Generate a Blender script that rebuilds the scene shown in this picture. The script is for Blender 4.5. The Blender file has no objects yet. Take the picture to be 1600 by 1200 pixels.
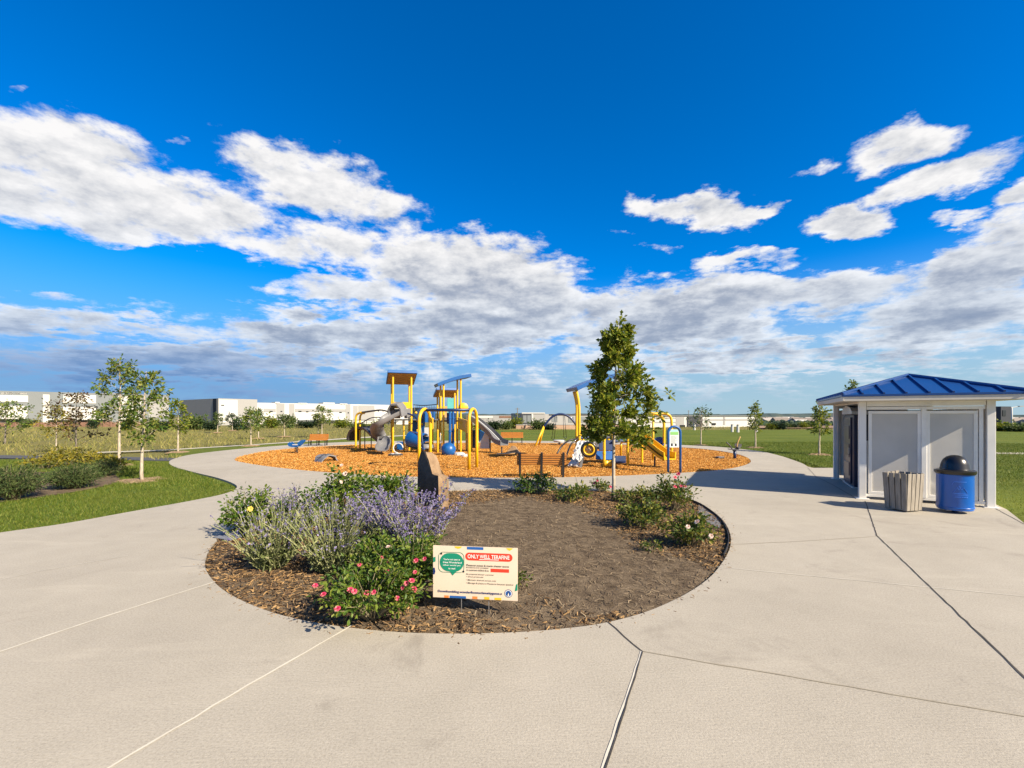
import bpy, bmesh, math
import numpy as np
from mathutils import Vector, Matrix
R = np.random.default_rng(11)
scene = bpy.context.scene
COL = scene.collection
FPX, H, HY, CX = 700.0, 2.0, 650.0, 800.0      # focal length in photo pixels, eye height, horizon row, centre column

def G(px, py, z=0.0):                           # survey: photo pixel of a point at height z -> metres
    d = FPX * (H - z) / (py - HY)
    return np.array([(px - CX) / FPX * d, d, z])
def P(px, py, d):                               # survey: photo pixel of a point at depth d -> metres
    return np.array([(px - CX) / FPX * d, d, H - (py - HY) / FPX * d])
def X(px, d, z=0.0):
    return np.array([(px - CX) / FPX * d, d, z])

# ------------------------------------------------------------------ node helpers
class NT:
    def __init__(self, tree):
        self.t = tree; self.n = tree.nodes; self.l = tree.links
    def new(self, typ, **kw):
        nd = self.n.new(typ)
        for k, v in kw.items(): setattr(nd, k, v)
        return nd
    def put(self, sock, v):
        if isinstance(v, bpy.types.NodeSocket): self.l.new(v, sock)
        elif v is not None:
            sock.default_value = v
    def math(self, op, a, b=None, c=None, clamp=False):
        nd = self.new('ShaderNodeMath', operation=op, use_clamp=clamp)
        for s, v in zip(nd.inputs, (a, b, c)):
            if v is not None: self.put(s, v)
        return nd.outputs[0]
    def vmath(self, op, a, b=None, scale=None):
        nd = self.new('ShaderNodeVectorMath', operation=op)
        self.put(nd.inputs[0], a)
        if b is not None: self.put(nd.inputs[1], b)
        if scale is not None: self.put(nd.inputs['Scale'], scale)
        return nd.outputs['Value'] if op in ('LENGTH', 'DOT_PRODUCT') else nd.outputs[0]
    def noise(self, vec, scale, detail=4, rough=0.5, dist=0.0):
        nd = self.new('ShaderNodeTexNoise')
        if vec is not None: self.put(nd.inputs['Vector'], vec)
        nd.inputs['Scale'].default_value = scale; nd.inputs['Detail'].default_value = detail
        nd.inputs['Roughness'].default_value = rough; nd.inputs['Distortion'].default_value = dist
        return nd.outputs[0]
    def ramp(self, f, stops, interp='LINEAR'):
        nd = self.new('ShaderNodeValToRGB'); cr = nd.color_ramp; cr.interpolation = interp
        while len(cr.elements) < len(stops): cr.elements.new(0.5)
        for e, (p, c) in zip(cr.elements, stops):
            e.position = p; e.color = (*c, 1) if len(c) == 3 else c
        self.put(nd.inputs[0], f)
        return nd.outputs[0]
    def mrange(self, v, a, b, c=0.0, d=1.0, smooth=True):
        nd = self.new('ShaderNodeMapRange', interpolation_type='SMOOTHSTEP' if smooth else 'LINEAR')
        self.put(nd.inputs[0], v)
        for i, q in enumerate((a, b, c, d)): self.put(nd.inputs[i + 1], q)
        return nd.outputs[0]
    def mix(self, f, a, b, blend='MIX'):
        nd = self.new('ShaderNodeMix', data_type='RGBA', blend_type=blend)
        self.put(nd.inputs[0], f)
        for i, v in ((6, a), (7, b)):
            if isinstance(v, tuple) and len(v) == 3: v = (*v, 1)
            self.put(nd.inputs[i], v)
        return nd.outputs[2]

def newmat(name):
    m = bpy.data.materials.new(name); m.use_nodes = True
    t = NT(m.node_tree); b = m.node_tree.nodes['Principled BSDF']
    return m, t, b

def M(name, cols, rough=0.6, scale=4.0, detail=5, bump=0.0, bscale=40.0, island=False, metal=0.0,
      transl=0.0, spec=0.5, lo=0.3, hi=0.7, coat=0.0, dist=0.01, stretch=None, patch=None):
    m, t, b = newmat(name)
    tc = t.new('ShaderNodeTexCoord').outputs['Object']
    if stretch: tc = t.vmath('MULTIPLY', tc, stretch)
    if island:
        f = t.new('ShaderNodeNewGeometry').outputs['Random Per Island']; lo, hi = 0.0, 1.0
    else:
        f = t.noise(tc, scale, detail, 0.6)
    n = len(cols)
    c = t.ramp(f, [(lo + (hi - lo) * i / max(1, n - 1), k) for i, k in enumerate(cols)])
    if patch:                                        # drier and lusher patches of the growth itself
        c = t.mix(t.mrange(t.noise(tc, patch[0], 5, .65, .6), .46, .68, 0, patch[1]), c, patch[2])
    t.put(b.inputs['Base Color'], c)
    b.inputs['Roughness'].default_value = rough; b.inputs['Metallic'].default_value = metal
    b.inputs['Specular IOR Level'].default_value = spec
    b.inputs['Coat Weight'].default_value = coat
    if bump:
        bp = t.new('ShaderNodeBump'); bp.inputs['Strength'].default_value = bump; bp.inputs['Distance'].default_value = dist
        t.put(bp.inputs['Height'], t.noise(tc, bscale, 4, 0.6)); t.put(b.inputs['Normal'], bp.outputs[0])
    if transl:
        tr = t.new('ShaderNodeBsdfTranslucent'); t.put(tr.inputs[0], c)
        mx = t.new('ShaderNodeMixShader'); mx.inputs[0].default_value = transl
        t.l.new(b.outputs[0], mx.inputs[1]); t.l.new(tr.outputs[0], mx.inputs[2])
        t.l.new(mx.outputs[0], m.node_tree.nodes['Material Output'].inputs[0])
    return m

def paint(name, c, rough=0.4, coat=0.15, metal=0.0, bump=0.04):   # painted or moulded surface with slight soiling
    k = 0.88
    return M(name, [tuple(v * k for v in c), c, tuple(min(1, v * 1.05) for v in c)], rough, 2.5, 6, bump, 60, coat=coat, metal=metal)

# ------------------------------------------------------------------ mesh helpers
ORG = {}
def link(o, parent=None):
    COL.objects.link(o)
    if parent is not None: o.parent = parent
    return o
def tag(o, label=None, cat=None, group=None, kind=None):
    if label: o['label'] = label
    if cat: o['category'] = cat
    if group: o['group'] = group
    if kind: o['kind'] = kind
    return o
def thing(name, label, cat, loc, group=None):
    o = bpy.data.objects.new(name, None); o.empty_display_size = 0.2
    link(o); o.location = loc; ORG[o.name] = np.array(loc, float)
    return tag(o, label, cat, group)
def kids(o): return [c for c in bpy.data.objects if c.parent == o]
def dup(root, loc, rotz=0.0, scale=1.0, label=None, group=None):
    loc = tuple(float(v) for v in loc)
    def cp(o, par):
        c = o.copy(); COL.objects.link(c); c.parent = par
        for k in kids(o):
            if k is not c and k.name in ORGSET: cp(k, c)
        return c
    ORGSET = {o.name for o in bpy.data.objects}
    r = cp(root, None); r.location = loc; r.rotation_euler = (0, 0, rotz); r.scale = (scale,) * 3
    return tag(r, label, None, group)

def basis(d, up=(0, 0, 1)):
    d = np.array(d, float); d /= np.linalg.norm(d) + 1e-9
    up = np.array(up, float)
    if abs(d @ up) > 0.98: up = np.array([0, 1.0, 0])
    s = np.cross(d, up); s /= np.linalg.norm(s)
    return d, s, np.cross(s, d)

def spline(pts, n=8):
    pts = [np.array(p, float) for p in pts]
    q = [2 * pts[0] - pts[1]] + pts + [2 * pts[-1] - pts[-2]]
    out = []
    for i in range(1, len(q) - 2):
        for k in range(n):
            t = k / n
            out.append(0.5 * ((2 * q[i]) + (q[i + 1] - q[i - 1]) * t + (2 * q[i - 1] - 5 * q[i] + 4 * q[i + 1] - q[i + 2]) * t * t
                              + (3 * q[i] - q[i - 1] - 3 * q[i + 1] + q[i + 2]) * t ** 3))
    out.append(pts[-1])
    return out

class MB:
    def __init__(self): self.V = []; self.F = []; self.n = 0
    def add(self, V, faces):
        V = np.asarray(V, float).reshape(-1, 3)
        self.V.append(V)
        if isinstance(faces, np.ndarray): self.F.append(faces + self.n)
        else:
            for f in faces: self.F.append(np.array([f]) + self.n)
        self.n += len(V); return self
    def box(self, c, size, rz=0.0, axes=None):
        s = np.array(size, float) / 2
        k = np.array([[x, y, z] for x in (-1, 1) for y in (-1, 1) for z in (-1, 1)], float) * s
        if axes is not None: A = np.array(axes, float)
        else: A = np.array([[math.cos(rz), math.sin(rz), 0], [-math.sin(rz), math.cos(rz), 0], [0, 0, 1]])
        self.add(np.array(c, float) + k @ A, np.array([[0, 1, 3, 2], [4, 6, 7, 5], [0, 4, 5, 1], [2, 3, 7, 6], [0, 2, 6, 4], [1, 5, 7, 3]]))
        return self
    def beam(self, a, b, w, h, up=(0, 0, 1)):
        a = np.array(a, float); b = np.array(b, float)
        d, s, u = basis(b - a, up)
        return self.box((a + b) / 2, (np.linalg.norm(b - a), w, h), axes=[d, s, u])
    def tube(self, pts, r, sides=8, cap=True):
        pts = [np.array(p, float) for p in pts]; n = len(pts)
        rr = [r] * n if np.isscalar(r) else list(r)
        V = []; up = np.array([0.13, 0.31, 0.94])
        for i, p in enumerate(pts):
            d = pts[min(i + 1, n - 1)] - pts[max(i - 1, 0)]
            d /= np.linalg.norm(d) + 1e-9
            s = np.cross(d, up)
            if np.linalg.norm(s) < 0.1: s = np.cross(d, [1.0, 0, 0])
            s /= np.linalg.norm(s); up2 = np.cross(s, d)
            if i: up = up2
            a = np.arange(sides) * 2 * math.pi / sides
            V.append(p + rr[i] * (np.cos(a)[:, None] * s + np.sin(a)[:, None] * up2))
        F = []
        for i in range(n - 1):
            for k in range(sides):
                F.append([i * sides + k, i * sides + (k + 1) % sides, (i + 1) * sides + (k + 1) % sides, (i + 1) * sides + k])
        base = self.n
        self.add(np.vstack(V), np.array(F))
        if cap:
            self.F.append(np.array([list(range(sides))[::-1]]) + base)
            self.F.append(np.array([[(n - 1) * sides + k for k in range(sides)]]) + base)
        return self
    def lathe(self, prof, c, sides=32, axis=(0, 0, 1)):
        d, s, u = basis(axis, (0.0, 1.0, 0.0)) if abs(axis[2]) > .9 else basis(axis)
        V = []
        a = np.arange(sides) * 2 * math.pi / sides
        for (r, h) in prof:
            V.append(np.array(c) + h * d + r * (np.cos(a)[:, None] * s + np.sin(a)[:, None] * u))
        F = []
        for i in range(len(prof) - 1):
            for k in range(sides):
                F.append([i * sides + k, i * sides + (k + 1) % sides, (i + 1) * sides + (k + 1) % sides, (i + 1) * sides + k])
        return self.add(np.vstack(V), np.array(F))
    def plate(self, corners, t, n=None):            # polygon with a thickness
        C = np.array(corners, float)
        if n is None:
            n = np.cross(C[1] - C[0], C[2] - C[0])
        n = np.array(n, float); n /= np.linalg.norm(n)
        k = len(C)
        V = np.vstack([C - n * t / 2, C + n * t / 2])
        F = [list(range(k))[::-1], [k + i for i in range(k)]] + [[i, (i + 1) % k, k + (i + 1) % k, k + i] for i in range(k)]
        return self.add(V, F)
    def sweep(self, prof, path, closed=False, up=(0, 0, 1), bank=None):   # open/closed profile (side, up) along a path
        path = [np.array(p, float) for p in path]; n = len(path); m = len(prof)
        V = []
        for i, p in enumerate(path):
            d = path[min(i + 1, n - 1)] - path[max(i - 1, 0)]
            d, s, u = basis(d, up)
            for (a, b) in prof: V.append(p + a * s + b * u)
        F = []
        for i in range(n - 1):
            for k in range(m if closed else m - 1):
                F.append([i * m + k, i * m + (k + 1) % m, (i + 1) * m + (k + 1) % m, (i + 1) * m + k])
        base = self.n
        self.add(V, np.array(F))
        if closed:
            self.F.append(np.array([list(range(m))[::-1]]) + base)
            self.F.append(np.array([[(n - 1) * m + k for k in range(m)]]) + base)
        return self
    def inst(self, T, F, pos, A, scale):            # template T placed many times; A: (N,3,3) rows = axes
        T = np.array(T, float); F = np.array(F)
        pos = np.asarray(pos, float); N = len(pos)
        scale = np.broadcast_to(np.asarray(scale, float).reshape(-1, 1) if np.ndim(scale) < 2 else scale, (N, 3) if np.ndim(scale) == 2 else (N, 1))
        V = pos[:, None, :] + np.einsum('nkj,nji->nki', T[None] * scale[:, None, :], A)
        Fa = (F[None] + (np.arange(N) * len(T))[:, None, None]).reshape(-1, F.shape[1])
        return self.add(V.reshape(-1, 3), Fa)
    def build(self, name, mat, parent=None, smooth=False, bevel=0.0, autosmooth=None):
        V = np.vstack(self.V)
        org = np.zeros(3)
        if parent is not None: org = ORG[parent.name]
        V = V - org
        me = bpy.data.meshes.new(name)
        me.vertices.add(len(V)); me.vertices.foreach_set('co', V.astype(np.float32).ravel())
        tot = np.concatenate([np.full(len(f), f.shape[1]) for f in self.F])
        idx = np.concatenate([f.ravel() for f in self.F])
        me.loops.add(len(idx)); me.loops.foreach_set('vertex_index', idx.astype(np.int32))
        me.polygons.add(len(tot))
        me.polygons.foreach_set('loop_start', np.concatenate([[0], np.cumsum(tot)[:-1]]).astype(np.int32))
        me.polygons.foreach_set('loop_total', tot.astype(np.int32))
        me.polygons.foreach_set('use_smooth', np.full(len(tot), bool(smooth)))
        me.update(calc_edges=True); me.validate()
        if smooth and autosmooth: 
            try: me.set_sharp_from_angle(angle=math.radians(autosmooth))
            except Exception: pass
        me.materials.append(mat)
        o = bpy.data.objects.new(name, me); link(o, parent)
        ORG[o.name] = org
        if bevel:
            b = o.modifiers.new('bevel', 'BEVEL'); b.width = bevel; b.segments = 2; b.limit_method = 'ANGLE'
        return o

def sheet(name, outer, mat, z=0.0, holes=(), skirt=0.0, kind='structure', parent=None):   # flat polygon, with holes and an edge going down
    bm = bmesh.new(); edges = []
    for loop in [outer] + list(holes):
        vs = [bm.verts.new((p[0], p[1], z)) for p in loop]
        for i in range(len(vs)): edges.append(bm.edges.new((vs[i], vs[(i + 1) % len(vs)])))
    bmesh.ops.triangle_fill(bm, use_beauty=True, use_dissolve=False, edges=edges)
    for f in bm.faces:
        f.normal_update()
        if f.normal.z < 0: f.normal_flip()
    if skirt:
        r = bmesh.ops.extrude_edge_only(bm, edges=edges)
        for v in [g for g in r['geom'] if isinstance(g, bmesh.types.BMVert)]: v.co.z -= skirt
    me = bpy.data.meshes.new(name); bm.to_mesh(me); bm.free(); me.materials.append(mat); me.shade_flat()
    o = bpy.data.objects.new(name, me); link(o, parent); ORG[o.name] = np.zeros(3)
    if kind: o['kind'] = kind
    return o

def rand_axes(n, tilt=1.0, upb=0.0, rng=R):
    d = rng.normal(size=(n, 3)); d[:, 2] = d[:, 2] * tilt
    d /= np.linalg.norm(d, axis=1)[:, None]
    nrm = rng.normal(size=(n, 3)); nrm[:, 2] = np.abs(nrm[:, 2]) + upb
    s = np.cross(nrm, d); s /= np.linalg.norm(s, axis=1)[:, None] + 1e-9
    return np.stack([d, s, np.cross(d, s)], 1)
def dir_axes(d, rng=R, upb=0.6):
    d = np.asarray(d, float); d = d / (np.linalg.norm(d, axis=1)[:, None] + 1e-9)
    nrm = rng.normal(size=d.shape); nrm[:, 2] += upb
    s = np.cross(nrm, d); s /= np.linalg.norm(s, axis=1)[:, None] + 1e-9
    return np.stack([d, s, np.cross(d, s)], 1)
def in_poly(pts, poly):
    poly = np.array(poly)[:, :2]; x, y = pts[:, 0], pts[:, 1]; c = np.zeros(len(pts), bool)
    j = len(poly) - 1
    for i in range(len(poly)):
        xi, yi, xj, yj = *poly[i], *poly[j]
        c ^= ((yi > y) != (yj > y)) & (x < (xj - xi) * (y - yi) / (yj - yi + 1e-12) + xi); j = i
    return c
def edge_dist(pts, poly):
    poly = np.array(poly)[:, :2]; best = np.full(len(pts), 1e9)
    for i in range(len(poly)):
        a, b = poly[i], poly[(i + 1) % len(poly)]; ab = b - a
        t = np.clip(((pts[:, :2] - a) @ ab) / (ab @ ab + 1e-9), 0, 1)
        best = np.minimum(best, np.linalg.norm(pts[:, :2] - (a + t[:, None] * ab), axis=1))
    return best

# templates
LEAF_OAK = ([[0, 0, 0], [.22, .2, .03], [.36, .12, .02], [.58, .34, .05], [.72, .16, .03], [1, .0, -.04],
             [.72, -.16, .03], [.58, -.34, .05], [.36, -.12, .02], [.22, -.2, .03]],
            [[0, 1, 2, 9], [9, 2, 8, 8], [2, 3, 4, 8], [8, 4, 6, 7], [4, 5, 6, 6]])
LEAF_OAK = (LEAF_OAK[0], [[0, 1, 9], [1, 2, 9], [2, 8, 9], [2, 3, 8], [3, 7, 8], [3, 4, 7], [4, 6, 7], [4, 5, 6]])
LEAF = ([[0, 0, 0], [.35, .26, .05], [.75, .2, .04], [1, 0, -.05], [.75, -.2, .04], [.35, -.26, .05]],
        [[0, 1, 2, 3], [0, 3, 4, 5]])
BLADE = ([[0, .5, 0], [0, -.5, 0], [.55, -.35, .06], [.55, .35, .06], [1, 0, .22]], [[0, 1, 2], [0, 2, 3], [3, 2, 4]])
CHIP = ([[-.5, -.5, 0], [.5, -.35, 0], [.5, .4, 0], [-.5, .5, 0], [-.45, -.4, .25], [.45, -.3, .3], [.45, .3, .28], [-.45, .4, .25]],
        [[4, 5, 6, 7], [0, 1, 5, 4], [1, 2, 6, 5], [2, 3, 7, 6], [3, 0, 4, 7]])
# ------------------------------------------------------------------ camera, sun, sky
cam = bpy.data.cameras.new('camera'); camo = bpy.data.objects.new('camera', cam); COL.objects.link(camo)
camo.location = (0, 0, H); camo.rotation_euler = (math.radians(90), 0, 0)
cam.sensor_width = 36; cam.lens = 36 * FPX / 1600; cam.shift_y = (HY - 600) / 1600
cam.clip_end = 9000; cam.clip_start = 0.05
scene.camera = camo
SUN_EL = math.radians(34); SAZ = np.array([0.79, -0.61]); SAZ /= np.linalg.norm(SAZ)
S = Vector((SAZ[0] * math.cos(SUN_EL), SAZ[1] * math.cos(SUN_EL), math.sin(SUN_EL)))
sl = bpy.data.lights.new('sun', 'SUN'); sl.energy = 5.0; sl.angle = math.radians(0.53); sl.color = (1, .88, .71)
so = bpy.data.objects.new('sun', sl); COL.objects.link(so); so.rotation_euler = S.to_track_quat('Z', 'Y').to_euler(); so.location = (20, -20, 30)
scene.view_settings.view_transform = 'Standard'; scene.view_settings.look = 'None'
scene.view_settings.exposure = 1.0; scene.view_settings.gamma = 1
scene.cycles.max_bounces = 8; scene.cycles.transparent_max_bounces = 12
scene.cycles.use_denoising = True

w = bpy.data.worlds.new('World'); scene.world = w; w.use_nodes = True
t = NT(w.node_tree); bg = w.node_tree.nodes['Background']; bg.inputs['Strength'].default_value = 0.066
sky = t.new('ShaderNodeTexSky', sky_type='NISHITA', sun_disc=False)
sky.sun_elevation = SUN_EL; sky.sun_rotation = math.atan2(SAZ[0], SAZ[1]); sky.altitude = 1600; sky.air_density = 1.0; sky.dust_density = 0.4; sky.ozone_density = 2.5
hs = t.new('ShaderNodeHueSaturation'); hs.inputs['Hue'].default_value = 0.508; hs.inputs['Saturation'].default_value = 1.5; hs.inputs['Value'].default_value = 1.6
t.put(hs.inputs['Color'], sky.outputs[0])
dirv = t.new('ShaderNodeTexCoord').outputs['Generated']
sx = t.new('ShaderNodeSeparateXYZ'); t.put(sx.inputs[0], dirv)
dx, dy, dz = sx.outputs
zc = t.math('ADD', t.math('MAXIMUM', dz, 0.0), 0.085)
pc = t.new('ShaderNodeCombineXYZ'); t.put(pc.inputs[0], t.math('DIVIDE', dx, zc)); t.put(pc.inputs[1], t.math('DIVIDE', dy, zc))
plane = pc.outputs[0]                                           # position on the flat cloud deck overhead
yc = t.math('MAXIMUM', dy, 0.04)
ab = t.new('ShaderNodeCombineXYZ'); t.put(ab.inputs[0], t.math('DIVIDE', dx, yc)); t.put(ab.inputs[1], t.math('DIVIDE', dz, yc))
def warp_noise(scale, amt, det):
    nd = t.new('ShaderNodeTexNoise'); t.put(nd.inputs['Vector'], plane); nd.inputs['Scale'].default_value = scale; nd.inputs['Detail'].default_value = det; nd.inputs['Roughness'].default_value = .62
    v = t.vmath('SUBTRACT', nd.outputs['Color'], (.5, .5, .5))
    return t.vmath('MULTIPLY', v, (amt * 1.6, amt, 0))
ABV = t.vmath('ADD', ab.outputs[0], warp_noise(2.4, .17, 6))    # bearing and height of each cloud bank, north side of the sky
BANKS = [(85, 262, 250, 112, 14, .54), (230, 328, 280, 92, 12, .54), (480, 275, 215, 78, 20, .53), (330, 375, 270, 40, 8, .44),
         (570, 320, 130, 40, 25, .46), (600, 395, 190, 58, 12, .48), (740, 440, 235, 92, 10, .60), (580, 458, 340, 38, 3, .48), (900, 498, 440, 66, 4, .56),
         (1400, 220, 128, 48, -8, .56), (1480, 282, 170, 36, -17, .50), (1085, 326, 130, 40, 4, .55), (1185, 318, 55, 22, -10, .50), (1335, 348, 85, 34, -6, .56),
         (1175, 402, 115, 22, 2, .42), (1180, 440, 130, 30, 8, .42), (1545, 410, 150, 80, -26, .58), (1330, 455, 280, 46, -6, .48), (1590, 302, 70, 26, -12, .44),
         (1248, 248, 55, 17, -8, .40), (335, 172, 34, 14, 0, .34), (1500, 335, 60, 14, -10, .35), (1110, 478, 340, 56, 0, .56),
         (130, 508, 330, 34, 4, .48), (600, 522, 400, 50, 0, .56), (1500, 490, 260, 70, -5, .52), (20, 140, 34, 14, -10, .38), (350, 565, 520, 36, 0, .50), (1250, 560, 440, 32, -2, .50),
         (275, 212, 32, 12, 8, .36), (1470, 470, 120, 44, -8, .47), (960, 358, 36, 10, 5, .33), (1040, 380, 60, 12, -5, .32)]
def ell(cx, cy, rx, ry, rot):
    v = t.vmath('SUBTRACT', ABV, ((cx - CX) / FPX, (HY - cy) / FPX, 0))
    if rot:
        nd = t.new('ShaderNodeVectorRotate', rotation_type='Z_AXIS'); t.put(nd.inputs['Vector'], v); nd.inputs['Angle'].default_value = math.radians(rot)
        v = nd.outputs[0]
    return t.vmath('LENGTH', t.vmath('MULTIPLY', v, (FPX / rx, FPX / ry, 0)))
bias = None
for (cx, cy, rx, ry, rot, amp) in BANKS:
    k = t.mrange(ell(cx, cy, rx, ry, rot), 1.30, 0.30, 0, amp)
    bias = k if bias is None else t.math('SMOOTH_MAX', bias, k, .08)
rear = t.mrange(dy, .15, -.25, 0, .20)                          # unseen cloud added behind the camera as neutral fill for camera-facing surfaces
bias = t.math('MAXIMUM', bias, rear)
band = t.mrange(dz, 0.25, 0.17, 0, .30)                          # the low deck towards the horizon
bias = t.math('MAXIMUM', bias, band)
gap = t.mrange(ell(170, 428, 330, 42, 4), 1.1, 0.4, 0, .42)        # clear strip of blue on the left
bias = t.math('SUBTRACT', bias, gap)
bias = t.math('SUBTRACT', bias, t.mrange(dz, .04, .005, 0, .20))
bias = t.math('SUBTRACT', bias, t.mrange(dz, .42, .60, 0, .14))
def dens(v, w_, det):
    n1 = t.noise(v, 1.2, 2, 0.5, 0.2)
    n2 = t.noise(v, 3.8, det, 0.62, 0.15)
    n3 = t.noise(w_, 10.5, det, 0.63, 0.1)                          # billows with height of their own
    return t.math('ADD', t.math('ADD', t.math('MULTIPLY', n1, .40), t.math('ADD', t.math('MULTIPLY', n2, .44), t.math('MULTIPLY', n3, .96))), bias)
bil = t.vmath('MULTIPLY', dirv, (1.0, 1.0, 2.1))
D0 = dens(plane, bil, 8)
off = t.vmath('ADD', plane, (SAZ[0] * .06, SAZ[1] * .12, 0)); offb = t.vmath('ADD', bil, (.012, -.012, .040))
S0 = dens(plane, bil, 5.5); D1 = dens(off, offb, 5.5)
alpha = t.mrange(D0, 1.12, 1.37)
thick = t.mrange(S0, 1.16, 1.62)
lit = t.math('MULTIPLY', t.math('SUBTRACT', S0, D1), 1.55)        # >0: opens towards the sun
low = t.mrange(dz, .42, .10, 0, 1)
shade = t.math('ADD', t.math('SUBTRACT', t.math('MULTIPLY', thick, .27), lit), t.math('MULTIPLY', t.math('MULTIPLY', low, thick), .40), clamp=True)
ccol = t.ramp(shade, [(0.0, (7.6, 7.45, 7.3)), (0.25, (6.0, 6.0, 6.05)), (0.55, (3.4, 3.65, 4.2)), (1.0, (1.6, 2.1, 3.0))])
# distant rain-blue air under the deck, paler towards the right
hz = t.mix(t.mrange(dx, -.55, .55), (.85, 2.2, 4.6), (2.6, 4.0, 5.1))
skyc = t.mix(t.mrange(dz, .30, .04, 0, .92), hs.outputs[0], hz)
ccol = t.mix(t.mrange(dz, .36, .12, 0, .75), ccol, t.mix(1.0, ccol, (.74, .85, 1.0), 'MULTIPLY'))
cl2 = t.mix(t.mrange(dz, .10, .005, 0, .85), ccol, hz)
dim = t.math('MULTIPLY', t.mrange(dx, -.15, -.6), t.mrange(dz, .17, .07, 0, .7))      # rain shade low in the west
cl2 = t.mix(dim, cl2, t.mix(1.0, hz, (.9, .92, .97), 'MULTIPLY'))
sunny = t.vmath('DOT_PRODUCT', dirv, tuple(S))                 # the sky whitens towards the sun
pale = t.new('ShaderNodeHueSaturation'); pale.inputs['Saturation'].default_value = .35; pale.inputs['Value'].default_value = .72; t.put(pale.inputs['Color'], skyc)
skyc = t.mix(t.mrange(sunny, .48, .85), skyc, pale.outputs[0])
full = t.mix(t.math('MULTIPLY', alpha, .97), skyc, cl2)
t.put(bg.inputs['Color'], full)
w.cycles.sampling_method = 'MANUAL'; w.cycles.sample_map_resolution = 1024

# ------------------------------------------------------------------ ground materials
def concrete_mat():
    m, t, b = newmat('concrete')
    tc = t.new('ShaderNodeTexCoord').outputs['Object']
    big = t.noise(tc, .35, 5, .6, .4); mid = t.noise(tc, 2.3, 6, .65); fine = t.noise(tc, 62, 4, .8)
    broom = t.noise(t.vmath('MULTIPLY', tc, (7, 60, 1)), 1.0, 2, .5)
    c = t.ramp(big, [(.3, (0.277, 0.247, 0.195)), (.52, (0.367, 0.331, 0.264)), (.72, (0.428, 0.389, 0.318))])
    c = t.mix(.35, c, t.ramp(mid, [(.3, (0.283, 0.252, 0.203)), (.7, (0.462, 0.415, 0.339))]))
    c = t.mix(.46, c, t.ramp(fine, [(.32, (0.178, 0.158, 0.127)), (.5, (0.376, 0.341, 0.275)), (.7, (0.523, 0.483, 0.401))]))
    # sparse dark pits and stains
    st = t.noise(tc, .8, 6, .7, 1.2)
    c = t.mix(t.mrange(st, 0.55, .74, 0, .5), c, (0.211, 0.185, 0.149))
    sw_ = t.noise(t.vmath('MULTIPLY', tc, (.35, 1.6, 1)), 1.0, 5, .65, .8); c = t.mix(t.mrange(sw_, .52, .72, 0, .30), c, (0.495, 0.447, 0.358))
    pit = t.new('ShaderNodeTexVoronoi'); pit.inputs['Scale'].default_value = 42; t.put(pit.inputs['Vector'], tc)
    c = t.mix(t.mrange(pit.outputs['Distance'], .16, .08, 0, .4), c, (0.135, 0.115, 0.089))
    # slab to slab difference
    t.put(b.inputs['Base Color'], c); b.inputs['Roughness'].default_value = .82; b.inputs['Specular IOR Level'].default_value = .3
    bp = t.new('ShaderNodeBump'); bp.inputs['Strength'].default_value = .5; bp.inputs['Distance'].default_value = .006
    hgt = t.math('ADD', fine, t.math('MULTIPLY', broom, .6)); t.put(bp.inputs['Height'], hgt); t.put(b.inputs['Normal'], bp.outputs[0])
    return m
def grass_mat(name, a, bcol, c3, s=1.0):
    m, t, b = newmat(name)
    tc = t.new('ShaderNodeTexCoord').outputs['Object']
    c = t.ramp(t.noise(tc, .22 * s, 6, .62, .5), [(.32, a), (.52, bcol), (.70, c3)])
    c = t.mix(.45, c, t.ramp(t.noise(tc, 9, 5, .75), [(.3, tuple(x * .45 for x in a)), (.7, tuple(min(1, x * 1.5) for x in c3))]))
    c = t.mix(.35, c, t.ramp(t.noise(t.vmath('MULTIPLY', tc, (.08, .6, 1)), 1, 4, .6), [(.35, a), (.65, c3)]))
    t.put(b.inputs['Base Color'], c); b.inputs['Roughness'].default_value = .9; b.inputs['Specular IOR Level'].default_value = .15
    bp = t.new('ShaderNodeBump'); bp.inputs['Strength'].default_value = .9; bp.inputs['Distance'].default_value = .06
    t.put(bp.inputs['Height'], t.noise(tc, 14, 5, .75)); t.put(b.inputs['Normal'], bp.outputs[0])
    return m
M_conc = concrete_mat()
M_lawn = grass_mat('mown_grass', (.048, .088, .007), (.085, .13, .010), (.155, .165, .024), .8)
M_prairie = grass_mat('dry_prairie', (.10, .11, .022), (.17, .155, .04), (.25, .205, .075), .6)
M_soil = M('bed_soil', [(.085, .061, .040), (.148, .109, .070), (.215, .163, .106)], .95, 5, 8, .9, 55, dist=.03, spec=.1)
M_chipbase = M('wood_chip_surface', [(.25, .088, .013), (.45, .195, .030), (.58, .285, .065)], .9, 11, 8, 1.0, 24, dist=.05, spec=.15)
M_asph = M('asphalt', [(.05, .05, .052), (.085, .085, .085)], .9, 3, 6, .4, 80)
M_pathc = M('pale_path', [(.40, .36, .28), (.52, .47, .38)], .9, 2, 5)
M_hill = M('far_hills', [(.035, .055, .06), (.06, .085, .085), (.10, .11, .085)], 1, .012, 6, spec=.05)

def ss(a, b, x):
    u = np.clip((x - a) / (b - a), 0, 1); return u * u * (3 - 2 * u)
def terr(x, y):
    z = -0.14 - 5.5 * ss(72, 260, y) * ss(-70, 30, x) - 0.6 * ss(60, 160, y) * (1 - ss(-70, 30, x))
    z += 0.10 * np.sin(x * .23 + 1.3) * np.sin(y * .19) * ss(40, 75, y)
    z += 0.25 * np.sin(x * .05 + y * .031) * ss(70, 120, y)
    return z
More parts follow.
